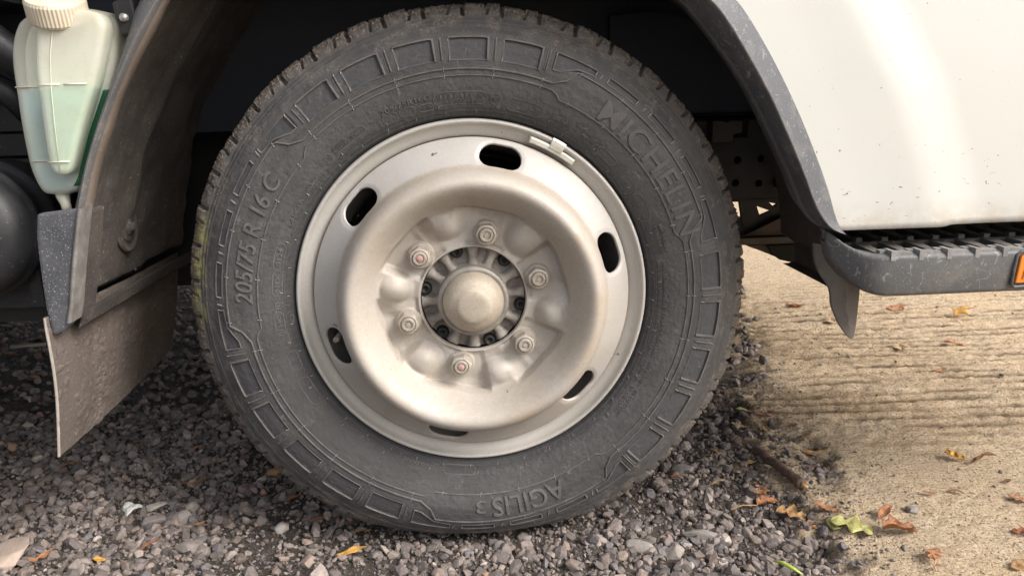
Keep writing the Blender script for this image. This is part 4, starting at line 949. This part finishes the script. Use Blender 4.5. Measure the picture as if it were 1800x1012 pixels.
gr = npmesh('gravel', np.concatenate(VV), np.concatenate(FF), STONE, None, False, attrs={'stone': np.concatenate(CC)})
tag(gr, 'loose grey crushed gravel spread over dark soil round the tyre', kind='stuff')

# ================================================================= LOOSE STONES
def stone(x, y, sx, sy, sz, rot, tint, label, seed, lift=0., name='stone', group=None):
    V0, F0 = hull(26, (1, 1, 1), 100+seed); bm = bmesh.new(); vs = [bm.verts.new((v[0]*sx, v[1]*sy, v[2]*sz)) for v in V0]
    for f in F0: bm.faces.new([vs[i] for i in f])
    bmesh.ops.bevel(bm, geom=bm.edges[:], offset=min(sx, sy, sz)*.07, segments=1, affect='EDGES')
    bmesh.ops.triangulate(bm, faces=bm.faces[:]); bmesh.ops.subdivide_edges(bm, edges=bm.edges[:], cuts=1)
    for v in bm.verts: v.co += v.co.normalized()*min(sx, sz)*.10*mnoise.noise(v.co*(1.6/sx)+Vector((seed, 0, 0)))
    o = bmobj(name, bm, stone_mat('stone_%s' % name if False else 'loose_stone', tint), None, False); o.location = (x, y, gz(x, y)+sz*.45+lift); o.rotation_euler = (random.uniform(-.15, .15), random.uniform(-.15, .15), rot)
    return tag(o, label, 'stone', group)
ST = [(-.640, .02, .048, .044, .015, .3, (.50, .39, .32), 'large flat beige stone at the lower left corner of the picture'),
      (-.4955, .155, .020, .010, .006, .2, (.52, .47, .40), 'pale flat stone touching the crumpled white scrap'),
      (-.282, .058, .0135, .012, .011, .5, (.58, .52, .47), 'rounded whitish stone on gravel left of the tyre bottom'),
      (-.405, .03, .024, .014, .008, .5, (.27, .23, .21), 'long flat grey stone beside the red leaf, lower left'),
      (-.485, .105, .027, .013, .011, .45, (.24, .205, .19), 'large brown grey stone just below the white scrap'),
      (-.440, .115, .018, .013, .011, .2, (.32, .285, .26), 'blocky grey stone right of the large brown grey one'),
      (-.328, .135, .012, .012, .010, .1, (.22, .20, .18), 'round dark grey stone between mud flap and tyre'),
      (-.272, -.065, .014, .008, .007, .2, (.40, .28, .19), 'tan stone low on the soil left of the yellow leaf'),
      (.207, -.045, .019, .012, .010, -.2, (.33, .295, .265), 'blocky grey stone at the foot of the tyre, right of centre'),
      (.300, -.012, .036, .012, .012, -.3, (.33, .30, .27), 'longest grey stone on the gravel heap right of the tyre'),
      (.252, -.055, .017, .014, .011, .2, (.36, .31, .27), 'pinkish grey stone low on the gravel heap right of the tyre'),
      (.320, .165, .017, .012, .008, -.3, (.20, .185, .17), 'dark flat stone by the tyre, left of the stick'),
      (.497, .115, .0065, .006, .006, 0, (.36, .33, .31), 'small grey pebble alone on concrete right of the stick'),
      (.600, -.005, .012, .009, .006, 0, (.30, .27, .24), 'grey pebble half sunk in concrete beside the crumpled brown leaf'),
      (-.335, .245, .012, .010, .009, 0, (.42, .24, .11), 'rusty orange stone close to the tyre, lower left'),
      (.470, .275, .016, .011, .012, 0, (.13, .12, .115), 'dark lump on concrete beyond the stick')]
for i, (x, y, sx, sy, sz, rot, tint, lab) in enumerate(ST): stone(x, y, sx, sy, sz, rot, tint, lab, i)
# crumpled white scrap
bm = bmesh.new(); N = 22; prev = None
for j, (d, r) in enumerate(((0, .006), (.006, .0085), (.012, .009), (.018, .0125), (.024, .0135), (.026, .012), (.020, .009))):
    ring = []
    for i in range(N):
        a = 2*math.pi*i/N; rr = r*(1+.28*mnoise.noise(Vector((math.cos(a)*1.5, math.sin(a)*1.5, j*.6)))); ring.append(bm.verts.new((d, rr*math.cos(a), rr*.75*math.sin(a))))
    if prev:
        for i in range(N): bm.faces.new((prev[i], prev[(i+1) % N], ring[(i+1) % N], ring[i]))
    else: bm.faces.new(ring)
    prev = ring
o = bmobj('plastic_scrap', bm, simple('white_scrap', (.62, .60, .55), (.72, .70, .66), 200, (.5, .7), .002, 160), None, False); o.location = (-.535, .150, gz(-.535, .15)+.010); o.rotation_euler = (.3, .25, -.75)
tag(o, 'crumpled white plastic scrap lying on gravel below the mud flap', 'scrap')

# ================================================================= LEAVES
def leaf_mat(name, c1, c2, c3):
    m = M(name); f = m.noise(55, 5, .7); c = m.mix(m.ramp(f, .3, .7), c1, c2)
    c = m.mix(m.ramp(m.noise(190, 4, .75), .56, .68, 0, .8), c, c3)
    uvn = m.n('ShaderNodeSeparateXYZ'); m.l(m.co('UV'), uvn.inputs[0])
    mid = m.ramp(m.math('ABSOLUTE', m.math('SUBTRACT', uvn.outputs[1], .5)), .0, .035, .6, 0); c = m.mix(mid, c, c1)
    wv = m.math('SINE', m.math('ADD', m.math('MULTIPLY', uvn.outputs[0], 60.), m.math('MULTIPLY', m.math('ABSOLUTE', m.math('SUBTRACT', uvn.outputs[1], .5)), -60.)))
    m.base(c); m.rough(.55); m.bump(m.math('ADD', m.math('MULTIPLY', wv, .4), m.noise(150, 4, .6)), .0007)
    m.b.inputs['Subsurface Weight'].default_value = .15; m.b.inputs['Subsurface Radius'].default_value = (.004, .002, .001); m.b.inputs['Subsurface Scale'].default_value = .3
    return m.m
LM = {'orange': leaf_mat('orange_leaf', (.52, .25, .12), (.42, .17, .07), (.22, .10, .045)), 'brown': leaf_mat('brown_leaf', (.33, .15, .06), (.24, .10, .045), (.10, .05, .025)),
      'tan': leaf_mat('tan_leaf', (.56, .34, .15), (.44, .24, .10), (.22, .11, .05)), 'yellow': leaf_mat('yellow_leaf', (.74, .43, .10), (.68, .34, .07), (.36, .17, .04)),
      'green': leaf_mat('yellow_green_leaf', (.44, .42, .13), (.52, .47, .19), (.26, .23, .07)), 'red': leaf_mat('red_orange_leaf', (.45, .17, .08), (.36, .12, .055), (.18, .07, .03)), 'pale': leaf_mat('pale_dry_leaf', (.62, .44, .26), (.52, .34, .18), (.28, .16, .08))}
def widths(kind, t, side):
    e = np.sin(np.pi*np.clip(t, 0, 1)**.9)
    if kind == 'oval': return .30*e
    if kind == 'long': return .15*e**.8
    if kind == 'strip': return .085*(e**.35)*(1+.3*np.sin(t*9+side))
    if kind == 'oak': return np.clip(.10+.26*np.abs(np.sin(t*math.pi*2.6+side*.35+.3))**1.3*(e+.25), .05, 1)*(e**.3)
    if kind == 'maple': return (.12+.42*np.exp(-((t-.38)/.10)**2)+.20*np.exp(-((t-.68)/.06)**2)+.16*np.exp(-((t-.14)/.05)**2))*(e**.35)
    if kind == 'scrap': return .36*e**.6*(1+.35*np.sin(t*13+side*2))
    return .3*e
def leaf(x, y, L, rot, kind, col, label, curl=.25, arch_=.10, stem=0., seed=0, lift=0., tilt=(0, 0), wid=1., name='fallen_leaf'):
    n = 30; m = 9; t = np.linspace(0, 1, n); v = np.linspace(-1, 1, m); V = []; UVs = []
    for i, tt in enumerate(t):
        for vv in v:
            w_ = float(widths(kind, np.array(tt), 1 if vv > 0 else -1))*L*wid; yy = vv*w_
            zz = curl*.42*L*.3*(abs(vv)**1.7)*min(1., w_/(L*.25))**.5*.8 + arch_*.8*L*math.sin(math.pi*tt*1.1+seed)+L*.035*mnoise.noise(Vector((tt*4+seed*3, vv*1.5, seed)))*2
            V.append(((tt-.5)*L+.02*L*math.sin(vv*3+seed), yy+.06*L*math.sin(tt*4+seed), zz)); UVs.append((tt, vv*.5+.5))
    V = np.array(V); V[:, 2] -= V[:, 2].min(); V2 = V.copy(); V2[:, 2] -= .0004
    F = gridfaces(n, m); F = np.vstack([F, F[:, ::-1]+n*m]); 
    rim_ = [i*m for i in range(n)]+[(n-1)*m+j for j in range(1, m)]+[i*m+m-1 for i in range(n-2, -1, -1)]+[j for j in range(m-2, 0, -1)]
    F = np.vstack([F, [(rim_[k], rim_[(k+1) % len(rim_)], rim_[(k+1) % len(rim_)]+n*m, rim_[k]+n*m) for k in range(len(rim_))]])
    o = npmesh(name, np.vstack([V, V2]), F, LM[col], None, True, uv=np.array(UVs+UVs))
    o.location = (x, y, gz(x, y)+.003+lift); o.rotation_euler = (tilt[0], tilt[1], rot)
    if stem:
        s = tube('stem', [(-.5*L-stem, .0, .004), (-.5*L-stem*.5, stem*.08, .0045), (-.5*L, 0, float(V[m//2, 2])), (-.3*L, .06*L*math.sin(.8+seed), float(V[6*m+m//2, 2])+.0006)], [.0011, .0009, .0008, .0004], LM['tan'], o, 6)
    return tag(o, label, 'leaf', 'fallen autumn leaves')
def at(px, py):  # ground point below a position measured in the photograph
    d = fw*FPX+r2*(px-900)-u2*(py-506); k = -(CAM.z-.002)/d.z; p = CAM+d*k; return p.x, p.y
def lf(px, py, L, rot, kind, col, label, **k): leaf(*at(px, py), L, rot*D2R, kind, col, label, seed=(px*7+py) % 17*.37, **k)
lf(242, 770, .034, 35, 'long', 'brown', 'narrow brown leaf in shade just right of the mud flap tip')
lf(345, 780, .028, 50, 'scrap', 'orange', 'orange leaf in shade midway between mud flap and tyre', wid=.5)
lf(343, 837, .044, 20, 'strip', 'brown', 'thin brown leaf strip midway between white scrap and tyre')
lf(517, 870, .026, 40, 'long', 'brown', 'brown leaf tucked against the lower left edge of the tyre', wid=1.4)
lf(550, 908, .034, 8, 'long', 'red', 'narrow rust red leaf under the lower left edge of the tyre')
lf(255, 948, .036, 40, 'strip', 'red', 'bright orange red leaf strip on gravel left of the long grey stone', curl=.6)
lf(72, 968, .036, 38, 'oak', 'orange', 'orange leaf near the bottom left corner, right of the beige stone', wid=.5)
lf(175, 973, .020, 15, 'oval', 'yellow', 'small yellow leaf between two orange leaves at lower left')
lf(23, 887, .026, 5, 'oval', 'brown', 'brown leaf at the left border above the beige stone', wid=.6)
lf(115, 807, .040, 0, 'long', 'brown', 'brown leaf directly below the mud flap tip')
lf(348, 903, .022, 30, 'long', 'tan', 'small pale brown leaf among stones left of the whitish stone')
lf(617, 964, .040, 12, 'oval', 'yellow', 'yellow oval leaf lying in front of the tyre, left of centre', wid=.62, arch_=.05)
lf(636, 922, .028, 8, 'oval', 'tan', 'tan leaf pressed under the front edge of the tyre', wid=.5, arch_=.02)
lf(1165, 1002, .018, 80, 'oval', 'yellow', 'small yellow leaf at the bottom border right of the tyre')
lf(972, 1008, .018, -20, 'oval', 'orange', 'small orange leaf at the bottom border below the tyre')
lf(385, 703, .024, 40, 'long', 'tan', 'tan leaf in shade behind the left side of the tyre')
lf(20, 612, .05, 10, 'scrap', 'brown', 'brown leaf in deep shade at the left border behind the flap', wid=.4)
lf(115, 690, .03, 30, 'scrap', 'brown', 'dark rust leaf in shade left of the mud flap', wid=.6)
lf(1306, 720, .026, -5, 'oval', 'green', 'small yellow green leaf nearest the right side of the tyre', wid=.8)
lf(1301, 742, .030, -20, 'maple', 'pale', 'small star shaped pale orange leaf right of the tyre', wid=.9)
lf(1336, 732, .040, -8, 'strip', 'red', 'reddish leaf strip beside the small yellow green leaf')
lf(1343, 757, .018, 75, 'scrap', 'yellow', 'tiny yellow leaf scrap above the stick', wid=.6)
lf(1267, 790, .036, -38, 'long', 'tan', 'long tan leaf left of the upper end of the stick')
lf(1317, 807, .036, -5, 'long', 'tan', 'yellow brown leaf partly under the upper end of the stick')
lf(1428, 791, .040, -18, 'long', 'tan', 'long curled tan leaf on concrete right of the stick', curl=.7)
lf(1437, 819, .020, -60, 'oak', 'brown', 'small curled brown leaf right of the middle of the stick', wid=.7)
lf(1262, 837, .030, 5, 'long', 'pale', 'flat dull tan leaf on gravel close to the tyre, below the stick')
lf(1334, 851, .042, 68, 'oak', 'orange', 'pale orange oak leaf standing by the lower end of the stick', curl=.9, wid=.85)
lf(1350, 869, .036, 15, 'oak', 'orange', 'orange brown oak leaf with a long stem pointing left', stem=.045, curl=1.1)
lf(1390, 895, .042, -35, 'oak', 'tan', 'crumpled tan leaf left of the large yellow green leaf', curl=1.4, wid=1.1)
lf(1421, 915, .026, -25, 'oak', 'orange', 'small orange brown leaf against the large yellow green leaf', curl=1.)
lf(1432, 936, .018, -80, 'strip', 'orange', 'tiny orange leaf point below the large yellow green leaf')
lf(1452, 891, .036, -22, 'long', 'orange', 'narrow orange brown leaf above the large yellow green leaf')
lf(1466, 918, .036, 55, 'oval', 'green', 'rounded yellow green leaf overlapping the lobed one', wid=.95, arch_=.05)
lf(1497, 928, .056, -38, 'oak', 'green', 'large lobed yellow green leaf with spots on concrete', wid=1.1, arch_=.06)
lf(1555, 908, .036, 28, 'long', 'orange', 'curled orange brown leaf just above the crumpled brown leaf', curl=1.2, wid=1.4)
lf(1581, 938, .046, 5, 'scrap', 'brown', 'large crumpled folded brown leaf on concrete, lower right', curl=2.2, wid=.75)
lf(1643, 979, .040, 60, 'oak', 'orange', 'orange hooked leaf at the lower right near the bottom border', wid=.75, stem=.02)
lf(1678, 867, .024, -22, 'long', 'orange', 'narrow orange leaf alone on concrete at the right')
lf(1632, 872, .018, -5, 'oval', 'orange', 'small flat orange leaf left of the narrow lone leaf', wid=.7)
lf(1678, 805, .030, -35, 'oak', 'yellow', 'golden triangular leaf tip on ridged concrete at right', curl=1.6)
lf(1727, 812, .048, 10, 'strip', 'brown', 'curved brown leaf touching the golden triangular leaf', curl=.6)
lf(1791, 880, .026, -15, 'oak', 'orange', 'orange leaf cut by the right border, upper of three')
lf(1796, 938, .026, -30, 'oak', 'red', 'red brown leaf cut by the right border, middle of three')
lf(1790, 996, .028, 10, 'oval', 'tan', 'tan leaf at the bottom right corner')
lf(1770, 847, .014, 0, 'oval', 'brown', 'small brown leaf above the leaves at the right border')
lf(1575, 545, .060, 5, 'oak', 'orange', 'blurred orange brown leaf on concrete just under the step')
lf(1690, 560, .055, 10, 'maple', 'yellow', 'pale yellow star shaped leaf on concrete below the step', arch_=.2)
lf(1677, 606, .040, -20, 'scrap', 'orange', 'orange leaf below the pale yellow star shaped leaf', wid=.7, curl=1.)
lf(1652, 652, .034, 5, 'oval', 'orange', 'bright orange leaf alone in the middle of the concrete', wid=.7)
lf(1398, 541, .050, -10, 'scrap', 'brown', 'dark brown leaf clump on concrete left of the deflector', wid=.5, curl=1.5)
lf(1465, 568, .055, 10, 'oak', 'pale', 'pale tan leaf on concrete just left of the deflector tip')
lf(1585, 612, .050, 0, 'oak', 'pale', 'faded tan leaf on concrete between deflector and orange leaf')
lf(1415, 768, .020, 10, 'long', 'brown', 'small dark brown leaf on the ridged concrete above the stick')
lf(1190, 835, .020, 20, 'strip', 'red', 'thin red stalk on gravel below right of the tyre')
# green sprig
x, y = at(1388, 1003); o = tube('green_sprig', [(x-.012, y+.020, .004), (x-.006, y+.012, .007), (x, y, .008), (x+.010, y-.014, .006)], [.0014, .0020, .0026, .0010], leaf_mat('fresh_green', (.42, .55, .08), (.5, .62, .12), (.3, .4, .05)), None, 8)
tag(o, 'bright green sprig on soil at the bottom border', 'sprig')
# stick
p0 = Vector((*at(1326, 794), .010)); p1 = Vector((*at(1408, 858), .010)); pts = []
for i in range(26):
    f_ = i/25; q = p0.lerp(p1, f_); q.x += .0014*math.sin(f_*7); q.z += gz(q.x, q.y)*.5+.001; pts.append(q)
stk = tube('stick', pts, [.0068+.0012*math.sin(i*.5)*.3+(.0012 if i > 22 else 0)+.0010*i/25 for i in range(26)], simple('brown_bark', (.085, .050, .034), (.16, .10, .07), 160, (.7, .9), .0022, 260), None, 14, .30)
tag(stk, 'broken brown stick lying where gravel meets concrete', 'stick')
o = tube('pale_splinter', [pts[-1]+Vector((0, 0, -.002)), pts[-1]+Vector((.006, -.007, -.003))], [.0045, .0015], LM['tan'], stk, 7)
# pale bar lying on the ground in the shade behind the flap
x, y = at(48, 611); o = tube('wooden_batten', [(x-.04, y, .006), (x+.04, y+.01, .006)], .006, simple('pale_batten', (.35, .31, .27), (.45, .41, .36), 40, (.7, .9)), None, 4)
tag(o, 'pale wooden batten lying in the shade behind the mud flap', 'batten')
